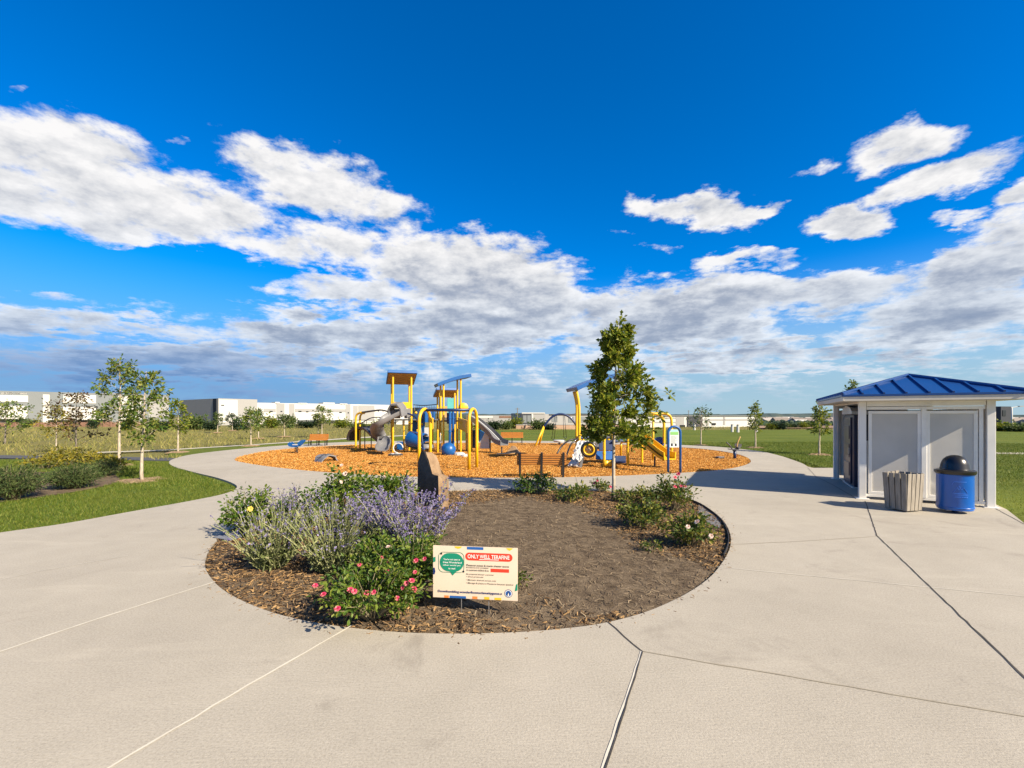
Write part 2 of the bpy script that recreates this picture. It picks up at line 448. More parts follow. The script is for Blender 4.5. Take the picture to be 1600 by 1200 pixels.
# ground: one sheet to the horizon
xs = np.concatenate([-np.geomspace(4200, 30, 40), np.linspace(-28, 28, 29), np.geomspace(30, 4200, 40)])
ys = np.concatenate([-np.geomspace(300, 10, 8), np.linspace(0, 60, 31), np.geomspace(62, 4500, 60)])
gx, gy = np.meshgrid(xs, ys, indexing='ij'); gz = terr(gx, gy)
gm = MB(); nx, ny = gx.shape
ii = (np.arange(nx - 1)[:, None] * ny + np.arange(ny - 1)[None]).ravel()
gm.add(np.stack([gx, gy, gz], -1).reshape(-1, 3), np.stack([ii, ii + ny, ii + ny + 1, ii + 1], 1))
o = gm.build('ground', M_prairie, smooth=True); o['kind'] = 'structure'
# low far ridges and woods along the horizon
hm = MB(); hx = np.linspace(-3800, 3800, 500)
prof = lambda x, k: 4 + 5.5 * np.sin(x * .0011 + k) + 3 * np.sin(x * .0043 + 2 * k) + 1.5 * np.sin(x * .021 + k) + 1.2 * np.sin(x * .061) + R.normal(size=x.shape) * .8
for (yy, k, base) in ((2100, .4, 3.0), (2900, 2.0, 7)):
    top = prof(hx, k) + base
    V = np.concatenate([np.stack([hx, hx * 0 + yy, hx * 0 - 8], 1), np.stack([hx, hx * 0 + yy + 60, top], 1), np.stack([hx, hx * 0 + yy + 500, top - 4], 1), np.stack([hx, hx * 0 + yy + 600, hx * 0 - 8], 1)])
    n = len(hx); i = np.arange(n - 1)
    hm.add(V, np.concatenate([np.stack([i + a * n, i + 1 + a * n, i + 1 + (a + 1) * n, i + (a + 1) * n], 1) for a in range(3)]))
o = hm.build('hills', M_hill); o['kind'] = 'structure'

# ------------------------------------------------------------------ paving, lawns, beds (surveyed outlines)
def GP(L): return [G(*p)[:2] for p in L]
def smooth_closed(L, n=5):
    L = [np.array([*p[:2], 0.0]) for p in L]
    Q = L[-2:] + L + L[:2]
    s = spline(Q, n)
    return [q[:2] for q in s[2 * n: 2 * n + len(L) * n]]
def smooth_open(L, n=5): return [q[:2] for q in spline([np.array([*p[:2], 0.0]) for p in L], n)]
BED = smooth_closed(GP([(320, 880), (332, 906), (362, 930), (420, 955), (500, 974), (600, 986), (700, 990), (800, 988), (880, 982), (950, 972), (1020, 952),
                        (1085, 920), (1122, 888), (1142, 850), (1135, 820), (1115, 800), (1085, 783), (1040, 773), (980, 767.5), (900, 765.5), (820, 764.5), (740, 765), (660, 768), (580, 773), (500, 782), (420, 800), (360, 828), (332, 852)]), 4)
CHIPS = smooth_closed(GP([(366, 718), (385, 723.5), (430, 730), (500, 737), (600, 743), (700, 746), (850, 746), (960, 743.5), (1060, 739), (1130, 733.5), (1166, 726), (1172, 718),
                          (1150, 709), (1095, 701), (1000, 695.5), (900, 692.5), (800, 691.5), (700, 691.5), (620, 692.5), (560, 694), (520, 696), (470, 699), (420, 704), (382, 711)]), 4)
A_ = X(1347, 10.85)[:2]; B_ = X(1547, 9.79)[:2]; C_ = X(1299, 14.3)[:2]
U2 = (B_ - A_) / np.linalg.norm(B_ - A_); V2 = np.array([-U2[1], U2[0]]); SW = np.linalg.norm(B_ - A_); SL = np.linalg.norm(C_ - A_)
D_ = B_ + V2 * SL
right_edge = [B_ + U2 * .22 - V2 * .12, D_ + U2 * .6 + V2 * .3, np.array([13.4, 17.3]), G(1270, 731)[:2]]
path_back = smooth_open(GP([(1262, 729), (1250, 722.5), (1215, 711), (1180, 704), (1120, 698), (1065, 695.2), (1000, 692.3), (900, 689.6), (800, 688.6), (700, 688.6), (620, 689), (560, 690), (520, 691.5), (470, 694),
                          (400, 699.3), (350, 703.8), (300, 710), (274, 716), (264, 722), (272, 729), (300, 737), (340, 746.5), (366, 756), (369, 763), (350, 771.5), (300, 782), (200, 800), (100, 818), (0, 832), (-200, 862)]), 4)
PLAZA = [np.array(p, float) for p in [(-16, -8), (16, -8), (14, 2.5)]] + [np.array([10.6, 5.6]), G(1640, 842)[:2], G(1600, 817)[:2]] + right_edge + path_back + [np.array([-16, 5.6])]
plaza = sheet('plaza', PLAZA, M_conc, 0.0, holes=[BED, CHIPS], skirt=.14)
lawn_l = [np.array([-16, 5.0]), np.array([-40, 5]), np.array([-40, 22])] + GP([(0, 714), (150, 714), (262, 716.5), (300, 708)]) + GP([(400, 697.5), (470, 692.8), (600, 688), (600, 683), (540, 684.5), (400, 693.5), (265, 702)])
LAWN_L = [np.array([-30, 4.0]), np.array([-34, 21.5])] + GP([(0, 719), (150, 718), (268, 719.5), (330, 740), (380, 760), (330, 785), (100, 830), (-20, 850)])
sheet('lawn', [np.array([-40, 3.0]), np.array([-40, 21.8])] + GP([(0, 715.5), (150, 716), (300, 717.5), (500, 720), (500, 800), (350, 830)]) + [np.array([-9, 4.0])], M_lawn, -0.056)
sheet('lawn', GP([(262, 716.8), (330, 720), (480, 712), (640, 700), (640, 681), (560, 683.5), (470, 688), (400, 692.5), (265, 703)]), M_lawn, -0.051)
LAWN_B = GP([(600, 681), (600, 712), (1230, 712), (1330, 740)]) + [np.array([13.0, 16.5]), np.array([9.3, 8.0]), np.array([10, 2.0]), np.array([60, 2.0]), np.array([72, 66])] + GP([(1300, 671), (800, 671.3), (700, 672)])
sheet('lawn', LAWN_B, M_lawn, -0.046)
sheet('trail', GP([(-400, 709), (0, 710), (150, 711.5), (268, 714), (300, 716)]) + GP([(280, 719), (150, 716.5), (0, 714.8), (-400, 713.5)]), M_asph, -0.040)
sheet('path', GP([(60, 709), (150, 705.3), (260, 701.4), (400, 693.2), (470, 688.5), (560, 682.5), (640, 679), (640, 680.2), (560, 684), (470, 689.8), (400, 694.3), (260, 702.6), (150, 706.6)]), M_pathc, -0.036)
sheet('path', GP([(1545, 706), (1640, 706), (1700, 708), (1700, 711), (1600, 708.6), (1545, 708)]), M_pathc, -0.036)
sheet('bed_soil', BED, M_soil, -0.030)
sheet('playground_surface', CHIPS, M_chipbase, -0.03)
# tooled and filled joints in the concrete
M_jd = M('dark_joint', [(.025, .022, .02), (.07, .06, .05)], .9, 8)
M_jl = M('pale_joint_filler', [(.52, .48, .39), (.62, .58, .48)], .8, 8)
M_jt = M('tan_joint', [(.25, .215, .16), (.34, .30, .22)], .9, 8)
def joint(pts, w, mat, z=.004, wob=.003):
    p = [G(*q)[:2] for q in pts]; out = []
    for a, b in zip(p[:-1], p[1:]):
        n = max(2, int(np.linalg.norm(b - a) / .12))
        out += [a + (b - a) * i / n for i in range(n)]
    out.append(p[-1]); out = np.array(out); V = []
    for i, q in enumerate(out):
        d = out[min(i + 1, len(out) - 1)] - out[max(i - 1, 0)]; d /= np.linalg.norm(d); nrm = np.array([-d[1], d[0]])
        ww = w * R.uniform(.75, 1.25); q = q + nrm * R.normal() * wob
        V += [[*(q - nrm * ww / 2), z], [*(q + nrm * ww / 2), z]]
    i = np.arange(len(out) - 1) * 2
    mb = MB(); mb.add(V, np.stack([i, i + 2, i + 3, i + 1], 1)); o = mb.build('paving_joint', mat); o['kind'] = 'structure'
joint([(160, 1206), (360, 1087), (551, 977)], .016, M_jl)
joint([(-20, 1025), (150, 968), (336, 909)], .021, M_jl); joint([(-20, 911), (60, 893), (200, 868)], .012, M_jl)
joint([(939, 1205), (972, 1110), (1002, 1018)], .013, M_jl); joint([(945, 1205), (976, 1112), (1004, 1019)], .010, M_jd, .008)
joint([(1004, 1018), (975, 994), (950, 972)], .012, M_jd); joint([(1004, 1018), (1640, 1127)], .013, M_jt, wob=.003)
joint([(1352, 783), (1362, 812), (1370, 837), (1620, 1077)], .016, M_jd); joint([(1120, 886), (1640, 936)], .014, M_jl, wob=.003)
joint([(1556, 795), (1580, 808), (1602, 820)], .014, M_jd); joint([(350, 766), (420, 764), (470, 762)], .02, M_jt)
joint([(1262, 731), (1275, 745), (1300, 757), (1340, 780)], .014, M_jd)
joint([(700, 747), (712, 765)], .02, M_jt); joint([(520, 740), (490, 783)], .02, M_jt); joint([(400, 728), (300, 737)], .02, M_jt); joint([(900, 746), (905, 765)], .02, M_jt); joint([(1165, 729), (1265, 731)], .02, M_jt)
joint([(1141, 851), (1250, 846), (1375, 838)], .012, M_jt)
# ------------------------------------------------------------------ paints and materials
M_white = paint('cream_white_paint', (.80, .77, .70), .55)
M_roof = paint('blue_metal_roof', (.004, .050, .20), .42, .15, .1)
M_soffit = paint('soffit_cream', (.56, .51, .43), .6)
M_navy = paint('navy_plastic', (.008, .016, .05), .45)
M_greyp = paint('light_grey_plastic', (.52, .52, .50), .5)
M_black = paint('black_metal', (.012, .012, .014), .4)
M_blackp = paint('black_plastic', (.010, .010, .011), .28, .3)
M_cobalt = paint('cobalt_blue_paint', (.003, .095, .40), .3, .3)
M_yellow = paint('yellow_powder_coat', (.72, .42, .008), .4, .3)
M_blue = paint('playground_blue', (.005, .085, .29), .4, .2)
M_dblue = paint('playground_dark_blue', (.005, .022, .085), .4, .2)
M_grey = paint('grey_moulded_plastic', (.17, .17, .175), .5)
M_dgrey = paint('dark_grey_plastic', (.06, .058, .06), .5)
M_tan = paint('tan_roof_underside', (.42, .25, .085), .6)
M_orangew = M('orange_bench_slats', [(.25, .08, .009), (.38, .14, .018), (.46, .19, .03)], .55, 3, 6, .1, 40, stretch=(2, 30, 30))
M_greywood = M('weathered_boards', [(.17, .15, .12), (.26, .23, .185), (.34, .30, .25)], .85, 3, 7, .35, 30, stretch=(14, 14, 1))
M_steel = paint('galvanised_steel', (.45, .46, .47), .35, 0, .8)
M_stone_d = M('shaded_stone_face', [(.045, .038, .034), (.075, .064, .056), (.11, .095, .083)], .85, 5, 8, .6, 22, dist=.02)  # darker copy of the split stone, shade put into the colour
M_teal = paint('teal_clear_plastic', (.10, .38, .38), .2)
def screen_mat():
    m, t, b = newmat('perforated_screen')
    tc = t.new('ShaderNodeTexCoord').outputs['Object']
    t.put(b.inputs['Base Color'], t.ramp(t.noise(tc, 2, 5), [(.35, (.66, .63, .57)), (.65, (.74, .71, .64))]))
    b.inputs['Roughness'].default_value = .6
    t.put(b.inputs['Alpha'], .60)
    return m
M_screen = screen_mat()

# ------------------------------------------------------------------ restroom shelter
def L3(u, v, z): return np.array([*(A_ + U2 * u + V2 * v), z])
u3 = np.array([*U2, 0]); v3 = np.array([*V2, 0]); AX = [u3, v3, np.array([0, 0, 1.0])]
sh = thing('shelter', 'white framed restroom shelter with blue standing seam hip roof beside the plaza', 'shelter', (*A_, 0))
for (u, v) in ((0, 0), (SW, 0), (0, SL), (SW, SL)):
    mb = MB(); mb.box(L3(u, v, 1.22), (.14, .14, 2.44), axes=AX); mb.build('post', M_white, sh, bevel=.008)
for (u, v) in ((0, 0), (SW, 0), (0, SL), (SW, SL)):
    mb = MB(); mb.box(L3(u, v, .008), (.26, .26, .016), axes=AX); mb.build('base_plate', M_white, sh)
EZ = 2.46; OV = .46; PK = 2.97
mb = MB()
for v in (0, SL): mb.box(L3(SW / 2, v, 2.30), (SW - .157, .11, .14), axes=AX)
for u in (0, SW): mb.box(L3(u, SL / 2, 2.375), (.11, SL - .157, .14), axes=AX)
mb.box(L3(SW / 2, SL / 2, 2.38), (SW - .113, .09, .12), axes=AX)
mb.build('beam', M_white, sh, bevel=.006)
c00, c10, c11, c01 = L3(-OV, -OV, EZ), L3(SW + OV, -OV, EZ), L3(SW + OV, SL + OV, EZ), L3(-OV, SL + OV, EZ)
rh = (SL - SW) / 2
r0, r1 = L3(SW / 2, SL / 2 - rh, PK), L3(SW / 2, SL / 2 + rh, PK)
T_ = np.array([0, 0, .045])
mb = MB()
mb.add([c00, c10, c11, c01, r0, r1, c00 + T_, c10 + T_, c11 + T_, c01 + T_, r0 + T_, r1 + T_],
       [[6, 7, 10], [7, 8, 11, 10], [8, 9, 11], [9, 6, 10, 11], [1, 0, 4], [2, 1, 4, 5], [3, 2, 5], [0, 3, 5, 4], [0, 1, 7, 6], [1, 2, 8, 7], [2, 3, 9, 8], [3, 0, 6, 9]])
roof = mb.build('roof', M_roof, sh)
seam = MB()
def seams(pa, pb, ta, tb, n):                    # standing seams running up one roof plane
    pa, pb, ta, tb = [q + T_ for q in (pa, pb, ta, tb)]
    d = (pb - pa) / np.linalg.norm(pb - pa); Ltot = np.linalg.norm(pb - pa)
    slope = (ta + tb) / 2 - (pa + pb) / 2; slope -= d * (slope @ d)
    for i in range(1, n):
        s = Ltot * i / n; q = pa + d * s
        sa = (ta - pa) @ d; sb = (tb - pa) @ d
        k = s / sa if s < sa else (1.0 if s <= sb else (Ltot - s) / (Ltot - sb))
        e2 = q + slope * min(1, k) * .985
        seam.beam(q + np.array([0, 0, .018]), e2 + np.array([0, 0, .018]), .035, .045)
seams(c00, c10, r0, r0, 8); seams(c10, c11, r0, r1, 12); seams(c11, c01, r1, r1, 8); seams(c01, c00, r1, r0, 12)
seam.build('seam', M_roof, roof)
cap = MB()
for a, b in ((c00, r0), (c10, r0), (c11, r1), (c01, r1), (r0, r1)): cap.tube([a + T_ * 1.4, b + T_ * 1.4], .045, 6)
cap.build('ridge_cap', M_roof, roof)
fas = MB()
for a, b in ((c00, c10), (c10, c11), (c11, c01), (c01, c00)):
    d = (b - a) / np.linalg.norm(b - a); nrm = np.array([d[1], -d[0], 0])
    fas.box((a + b) / 2 - nrm * .03 + np.array([0, 0, -.055]), (np.linalg.norm(b - a) - .02, .03, .10), axes=[d, -nrm, np.array([0, 0, 1.])])
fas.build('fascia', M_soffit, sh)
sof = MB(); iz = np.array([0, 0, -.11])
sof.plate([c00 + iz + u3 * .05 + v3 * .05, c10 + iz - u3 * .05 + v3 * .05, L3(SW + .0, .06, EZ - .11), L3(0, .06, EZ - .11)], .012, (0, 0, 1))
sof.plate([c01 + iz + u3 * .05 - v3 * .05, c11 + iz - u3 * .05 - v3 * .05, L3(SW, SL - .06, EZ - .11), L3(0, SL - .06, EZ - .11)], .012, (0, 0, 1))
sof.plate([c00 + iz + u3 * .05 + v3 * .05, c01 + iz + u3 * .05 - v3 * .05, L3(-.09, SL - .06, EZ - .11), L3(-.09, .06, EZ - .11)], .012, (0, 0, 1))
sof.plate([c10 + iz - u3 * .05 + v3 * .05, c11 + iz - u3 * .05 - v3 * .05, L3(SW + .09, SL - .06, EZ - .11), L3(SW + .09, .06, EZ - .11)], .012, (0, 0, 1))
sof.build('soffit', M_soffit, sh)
def framed(v, u0, u1, z0, z1, name='screen_panel'):
    f = MB(); w_ = .065
    f.box(L3((u0 + u1) / 2, v, z0 + w_ / 2), (u1 - u0, .05, w_), axes=AX); f.box(L3((u0 + u1) / 2, v, z1 - w_ / 2), (u1 - u0, .05, w_), axes=AX)
    for u in (u0 + w_ / 2, u1 - w_ / 2): f.box(L3(u, v, (z0 + z1) / 2), (w_, .05, z1 - z0 - 2 * w_ - .002), axes=AX)
    fo = f.build('panel_frame', M_white, sh, bevel=.005)
    s = MB(); s.box(L3((u0 + u1) / 2, v, (z0 + z1) / 2), (u1 - u0 - 2 * w_ + .01, .012, z1 - z0 - 2 * w_ + .01), axes=AX); s.build('screen', M_screen, fo)
framed(0, .12, SW * .485, .13, 2.12); framed(0, SW * .525, SW - .20, .13, 2.12)
mb = MB(); mb.box(L3(SW * .505, 0, 1.17), (.09, .09, 2.1), axes=AX); mb.box(L3(SW - .15, .0, 1.17), (.07, .07, 2.1), axes=AX); mb.build('mullion', M_white, sh, bevel=.005)
for z, q in ((.095, .06), (2.185, .07)): mb = MB(); mb.box(L3(SW / 2, 0, z), (SW - .16, .065, q), axes=AX); mb.build('rail', M_white, sh, bevel=.005)
mb = MB(); mb.box(L3(SW / 2, SL, 1.15), (SW - .17, .03, 2.05), axes=AX)
for i in range(7): mb.box(L3(.2 + i * (SW - .4) / 6, SL - .03, 1.15), (.05, .03, 2.05), axes=AX)
mb.build('rear_wall', M_white, sh)
mb = MB(); mb.box(L3(SW, SL / 2, 1.15), (.03, SL - .17, 2.05), axes=AX)
for i in range(9): mb.box(L3(SW - .03, .25 + i * (SL - .5) / 8, 1.15), (.03, .05, 2.05), axes=AX)
mb.build('side_wall', M_white, sh)
mb = MB(); mb.box(L3(0.02, SL - .24, 1.15), (.05, .07, 2.2), axes=AX); mb.build('screen_post', M_soffit, sh)

# portable toilet standing inside the shelter
tl = thing('portable_toilet', 'navy portable toilet standing inside the white shelter', 'portable toilet', L3(.68, 2.55, 0))
mb = MB(); mb.box(L3(.68, 2.55, 1.04), (1.12, 1.5, 2.0), axes=AX); mb.build('cabin', M_navy, tl, bevel=.03)
mb = MB(); mb.box(L3(.10, 2.55, 1.03), (.04, 1.05, 1.86), axes=AX)
for z in (.5, 1.02, 1.54): mb.box(L3(.075, 2.55, z), (.02, .82, .38), axes=AX)
dr = mb.build('door', M_navy, tl, bevel=.01)
mb = MB(); mb.box(L3(.06, 2.10, 1.02), (.03, .04, .16), axes=AX); mb.build('handle', M_steel, dr)
mb = MB(); mb.sweep([(-.78, 0), (-.78, .08), (-.52, .19), (0, .25), (.52, .19), (.78, .08), (.78, 0)], [L3(.07, 2.55, 2.05), L3(1.28, 2.55, 2.05)], closed=True); mb.build('roof', M_greyp, tl)
mb = MB(); mb.box(L3(.68, 2.55, .02), (1.18, 1.56, .04), axes=AX); mb.build('skid', M_greyp, tl)

# white storage panel leaning inside, seen through the front screen
mb = MB(); mb.box(L3(.52, .50, .70), (.72, .05, 1.36), axes=AX)
for z in (.04, .7, 1.36): mb.box(L3(.52, .47, z), (.70, .02, .05), axes=AX)
tag(mb.build('panel_board', M_greyp, None, bevel=.008), 'pale board standing behind the left front screen of the shelter', 'board')

# ------------------------------------------------------------------ slatted bin and blue can
bc = G(1411, 797)[:2]; t2 = math.radians(15)
bu = np.array([math.cos(t2), math.sin(t2), 0]); bv = np.array([-math.sin(t2), math.cos(t2), 0])
sb = thing('slatted_bin', 'square bin clad in weathered grey boards next to the blue can', 'litter bin', (*bc, 0))
hb = .80; hw = .235
for side in range(4):
    o_ = (bu, bv) if side % 2 == 0 else (bv, -bu)
    sg = 1 if side < 2 else -1
    nv = -o_[1] * sg; tv = o_[0] * sg
    for i in range(4):
        off_ = (i - 1.5) * .117
        a = np.array([*bc, .03]) + nv * (hw - .03) + tv * off_ * .93
        b = np.array([*bc, hb + R.uniform(-.012, .008)]) + nv * (hw + .01) + tv * off_ * 1.03
        mb = MB(); mb.beam(a, b,   .098, .022, up=nv); mb.build('board', M_greywood, sb, bevel=.005)
mb = MB(); mb.lathe([(.0, .05), (.17, .05), (.20, .76), (.18, .76), (.16, .09), (0, .09)], (*bc, 0), 24); mb.build('liner', M_black, sb)

cc = G(1492, 800)[:2]
tc_ = thing('trash_can', 'cobalt blue trash can with black dome lid on a short pole', 'trash can', (*cc, 0))
mb = MB(); mb.lathe([(0, .065), (.275, .065), (.285, .075), (.29, .15), (.29, .80), (.295, .82), (.295, .845), (.27, .85), (.26, .82), (.26, .09), (0, .09)], (*cc, 0), 48); can = mb.build('drum', M_cobalt, tc_, True, autosmooth=35)
for z in (.12, .79): mb = MB(); mb.lathe([(.289, z - .012), (.298, z - .008), (.298, z + .008), (.289, z + .012)], (*cc, 0), 48); mb.build('hoop', M_cobalt, can, True)
mb = MB(); mb.lathe([(.31, .80), (.325, .83), (.325, .875), (.30, .89), (.245, .895), (.232, .93), (.222, 1.0), (.19, 1.09), (.13, 1.155), (.06, 1.185), (0, 1.19)], (*cc, 0), 48); lid = mb.build('lid', M_blackp, tc_, True, autosmooth=40)
ang = math.atan2(-cc[1], -cc[0])
def cyl(a, z, r=.2915): return np.array([cc[0] + r * math.cos(ang + a), cc[1] + r * math.sin(ang + a), z])
mb = MB()                                        # swing flap in the dome
mb.plate([cyl(-.45, .925, .222) , cyl(.45, .925, .222), cyl(.38, 1.04, .200), cyl(-.38, 1.04, .200)], .02); mb.build('flap', M_blackp, lid)
mb = MB(); mb.lathe([(.0, 0), (.13, 0), (.13, .012), (.045, .02), (.045, .07)], (*cc, .001), 20); mb.build('pole', M_dblue, tc_)
M_logo = paint('logo_light_blue', (.05, .20, .66), .35)
lg = MB()
def arc(pts, w=.008):
    P_ = []
    for (a0, z0), (a1, z1) in zip(pts[:-1], pts[1:]):
        for k in range(6): P_.append(cyl(a0 + (a1 - a0) * k / 6, z0 + (z1 - z0) * k / 6, .2925))
    P_.append(cyl(*pts[-1], .2925)); lg.tube(P_, w * .6, 5)
arc([(-.12, .42), (.20, .585), (.32, .50), (.45, .555), (.70, .42)]); arc([(.13, .545), (.20, .50), (.27, .535)]); arc([(-.12, .42), (.70, .42)]); arc([(-.15, .60), (-.05, .66), (.62, .66)]); arc([(-.12, .39), (.72, .39)], .006)
for i in range(9): arc([(-.1 + i * .09, .35), (-.045 + i * .09, .35)], .012)
lg.build('mountain_logo', M_logo, can)

# ------------------------------------------------------------------ yard sign
yd = 4.64
sg = thing('yard_sign', 'cream corrugated yard sign with green speech bubble and red banner on wire stakes', 'yard sign', X(742, yd))
TL, TR, BR, BL = [P(*q) for q in ((677, 852, yd), (809, 856.5, yd - .10), (807, 938, yd - .10), (676, 932.5, yd))]
su = (TR - TL); sw_ = np.linalg.norm(su); su /= sw_
sv = (TL - BL); shh = np.linalg.norm(sv); sv = sv - su * (sv @ su); sv /= np.linalg.norm(sv); sn = np.cross(su, sv)
M_cream = M('sign_cream', [(.64, .53, .40), (.68, .565, .43)], .85, spec=.12)
def flat(n_, c): return M(n_, [c, c], .8, spec=.15)
M_sg, M_sr, M_sb, M_sy, M_sk, M_sw, M_so, M_sn = [flat(*q) for q in (('sign_green', (.012, .22, .13)), ('sign_red', (.66, .05, .025)), ('sign_blue', (.02, .10, .32)), ('sign_yellow', (.78, .45, .03)),
    ('sign_black', (.02, .02, .025)), ('sign_white', (.80, .78, .72)), ('sign_orange', (.75, .22, .05)), ('sign_navy', (.012, .03, .13)))]
def SP(x, y, z=.0): return TL + su * (x * sw_) - sv * (y * shh) + sn * z      # board coordinates, 0..1 from the top left
mb = MB(); mb.plate([SP(0, 0), SP(0, 1), SP(1, 1), SP(1, 0)], .010); bd = mb.build('board', M_cream, sg)
def flatpoly(name, pts, m, z=.0062, par=None): 
    mb = MB(); mb.add([SP(*p, z) for p in pts], [list(range(len(pts)))[::-1]]); return mb.build(name, m, par or bd)
def rect(x0, y0, x1, y1): return [(x0, y0), (x1, y0), (x1, y1), (x0, y1)]
def rrect(x0, y0, x1, y1, r, asp=None, n=6):
    asp = sw_ / shh; out = []
    for cx_, cy_, a0 in ((x1 - r, y0 + r * asp, -90), (x1 - r, y1 - r * asp, 0), (x0 + r, y1 - r * asp, 90), (x0 + r, y0 + r * asp, 180)):
        for k in range(n + 1):
            a = math.radians(a0 + 90 * k / n); out.append((cx_ + r * math.cos(a), cy_ + r * asp * math.sin(a)))
    return out
flatpoly('sign_patch', rect(.405, .002, .60, .055), M_sb); flatpoly('sign_patch', [(.255, .002), (.345, .002), (.335, .03), (.30, .05), (.265, .03)], M_sy); flatpoly('sign_patch', [(.865, .002), (.945, .002), (.93, .03), (.905, .055), (.88, .03)], M_sy)
flatpoly('sign_patch', [(.002, .23), (.03, .215), (.03, .31), (.002, .325)], M_sg); flatpoly('sign_patch', [(.002, .43), (.02, .43), (.028, .50), (.018, .56), (.002, .56)], M_sn)
flatpoly('sign_patch', [(.98, .69), (.998, .67), (.998, .80), (.965, .82)], M_sg); flatpoly('sign_patch', rect(.20, .955, .395, .998), M_sb); flatpoly('sign_patch', rect(.135, .955, .19, .998), M_so); flatpoly('sign_patch', rect(.47, .95, .53, .998), M_so)
flatpoly('sign_patch', rect(.61, .95, .67, .998), M_sy); flatpoly('sign_patch', rect(.73, .955, .81, .998), M_sy)
ol = MB()
op_ = rrect(.068, .118, .372, .505, .055)
for a, b in zip(op_, op_[1:] + op_[:1]): ol.beam(SP(*a, .0075), SP(*b, .0075), .003, .002, up=sn)
ol.build('bubble_outline', M_sg, bd)
bub = flatpoly('speech_bubble', rrect(.082, .135, .368, .49, .11)[::1], M_sg, .0075)
flatpoly('bubble_tail', [(.20, .48), (.285, .48), (.236, .565)], M_sg, .0085)
flatpoly('banner', rrect(.385, .112, .94, .262, .045), M_sr); flatpoly('banner_underline', rect(.55, .232, .78, .242), M_sw, .0075)
flatpoly('highlight', rect(.685, .405, .90, .47), M_sr, .0065)
def text(body, x, y, h, w_, m, z=.009, bold=0.0, par=None):
    cu = bpy.data.curves.new('lettering', 'FONT'); cu.body = body; cu.size = 1.0; cu.offset = bold
    ob = bpy.data.objects.new('lettering', cu); COL.objects.link(ob)
    bpy.context.view_layer.update()
    me = bpy.data.meshes.new_from_object(ob.evaluated_get(bpy.context.evaluated_depsgraph_get()))
    bpy.data.objects.remove(ob)
    co = np.zeros(len(me.vertices) * 3); me.vertices.foreach_get('co', co); co = co.reshape(-1, 3)
    mn, mx = co.min(0), co.max(0); q = (co[:, :2] - mn[:2]) / (mx[:2] - mn[:2] + 1e-9)
    Wd = np.array([SP(x + a * w_, y + h - b * h, z) for a, b in q]) - ORG[bd.name]
    me.vertices.foreach_set('co', Wd.ravel()); me.materials.clear(); me.materials.append(m)
    o = bpy.data.objects.new('lettering', me); link(o, par or bd); ORG[o.name] = ORG[bd.name]; return o
text('ONLY WELL TERAFINE', .415, .145, .075, .49, M_sw, bold=.012)
for i, (s_, x0, ww) in enumerate((("You've not seen at", .125, .20), ('these Wonderland', .118, .225), ('other world yet', .12, .21), ('to read', .185, .08))):
    text(s_, x0, .238 + i * .058, .034, ww, M_sw, bold=.012)
for s_, x0, y0, h0, ww, bo in (('Pleasants access & meets chester towns', .40, .335, .036, .50, .012), ('Boostance and complete', .40, .382, .034, .26, .008), ('to customers children & to', .40, .428, .034, .265, .012),
                               ('Be prepared shower customer', .40, .51, .034, .325, .006), ('\u2022 Shoe protrude', .40, .56, .032, .20, .006), ('\u2022 Maintain drained across only', .40, .622, .034, .35, .006),
                               ('\u2022 Manage & pleasure Pleasants because speaker', .40, .68, .036, .555, .006), ('Downhumbling.wonderfloomsclameitygame.o', .06, .85, .058, .76, .022)):
    text(s_, x0, y0, h0, ww, M_sk if bo < .02 else M_sn, bold=bo)
asp_ = sw_ / shh
def circ(cx_, cy_, r, n=28): return [(cx_ + r * math.cos(2 * math.pi * k / n), cy_ + r * asp_ * math.sin(2 * math.pi * k / n)) for k in range(n)]
em = flatpoly('emblem', circ(.893, .865, .047), M_sn); flatpoly('emblem_ring', circ(.893, .865, .040), M_sw, .0075); flatpoly('emblem_disc', circ(.893, .865, .033), M_sb, .0085)
flatpoly('emblem_peak', [(.893, .805), (.914, .895), (.872, .895)], M_sn, .0095); flatpoly('emblem_peak', [(.893, .845), (.903, .905), (.883, .905)], M_sw, .0105)
for (x, y) in ((.10, .15), (.365, .48)): flatpoly('fixing', circ(x, y, .012, 12), M_sk, .0085)
for x in (.335, .66):
    a = SP(x, .55, -.012); b = SP(x, 1, -.012); 
    mb = MB(); mb.tube([a, b, np.array([b[0], b[1], -.06])], .005, 6); mb.build('stake', M_steel, sg)

# ------------------------------------------------------------------ standing stone
sd = 9.75
sp = lambda px, py, d=sd: P(px, py, d)
stn = thing('standing_stone', 'upright slab of split stone with dark face and pale edge in the planting bed', 'stone', X(672, sd))
fr = [(651, 800), (652, 760), (653, 722), (657, 707), (661, 703.5), (665, 706), (669, 718), (675, 741), (679, 742), (685, 744), (686, 762), (684, 800)]
back = np.array([.19, .24, 0])
F3 = [P(q[0], q[1], sd + (685 - q[0]) / 33 * .42) + np.array([0, R.normal() * .012, 0]) for q in fr]
mb = MB(); V = []; n = len(F3)
ringN = 5
for k in range(ringN):
    f = k / (ringN - 1)
    for i, q in enumerate(F3):
        j = R.normal(size=3) * (.018 if 0 < k < ringN - 1 else .008)
        V.append(q + back * f + j + np.array([0, 0, -.10 * f * (1 if q[2] > .9 else .3)]))
Fc = []
for k in range(ringN - 1):
    for i in range(n): Fc.append([k * n + i, (k + 1) * n + i, (k + 1) * n + (i + 1) % n, k * n + (i + 1) % n])
mb.add(V, Fc)
M_stone_l = M('split_stone', [(.15, .092, .05), (.24, .155, .085), (.31, .215, .13)], .85, 4, 8, .7, 18, dist=.03)
body = mb.build('stone_body', M_stone_l, stn)
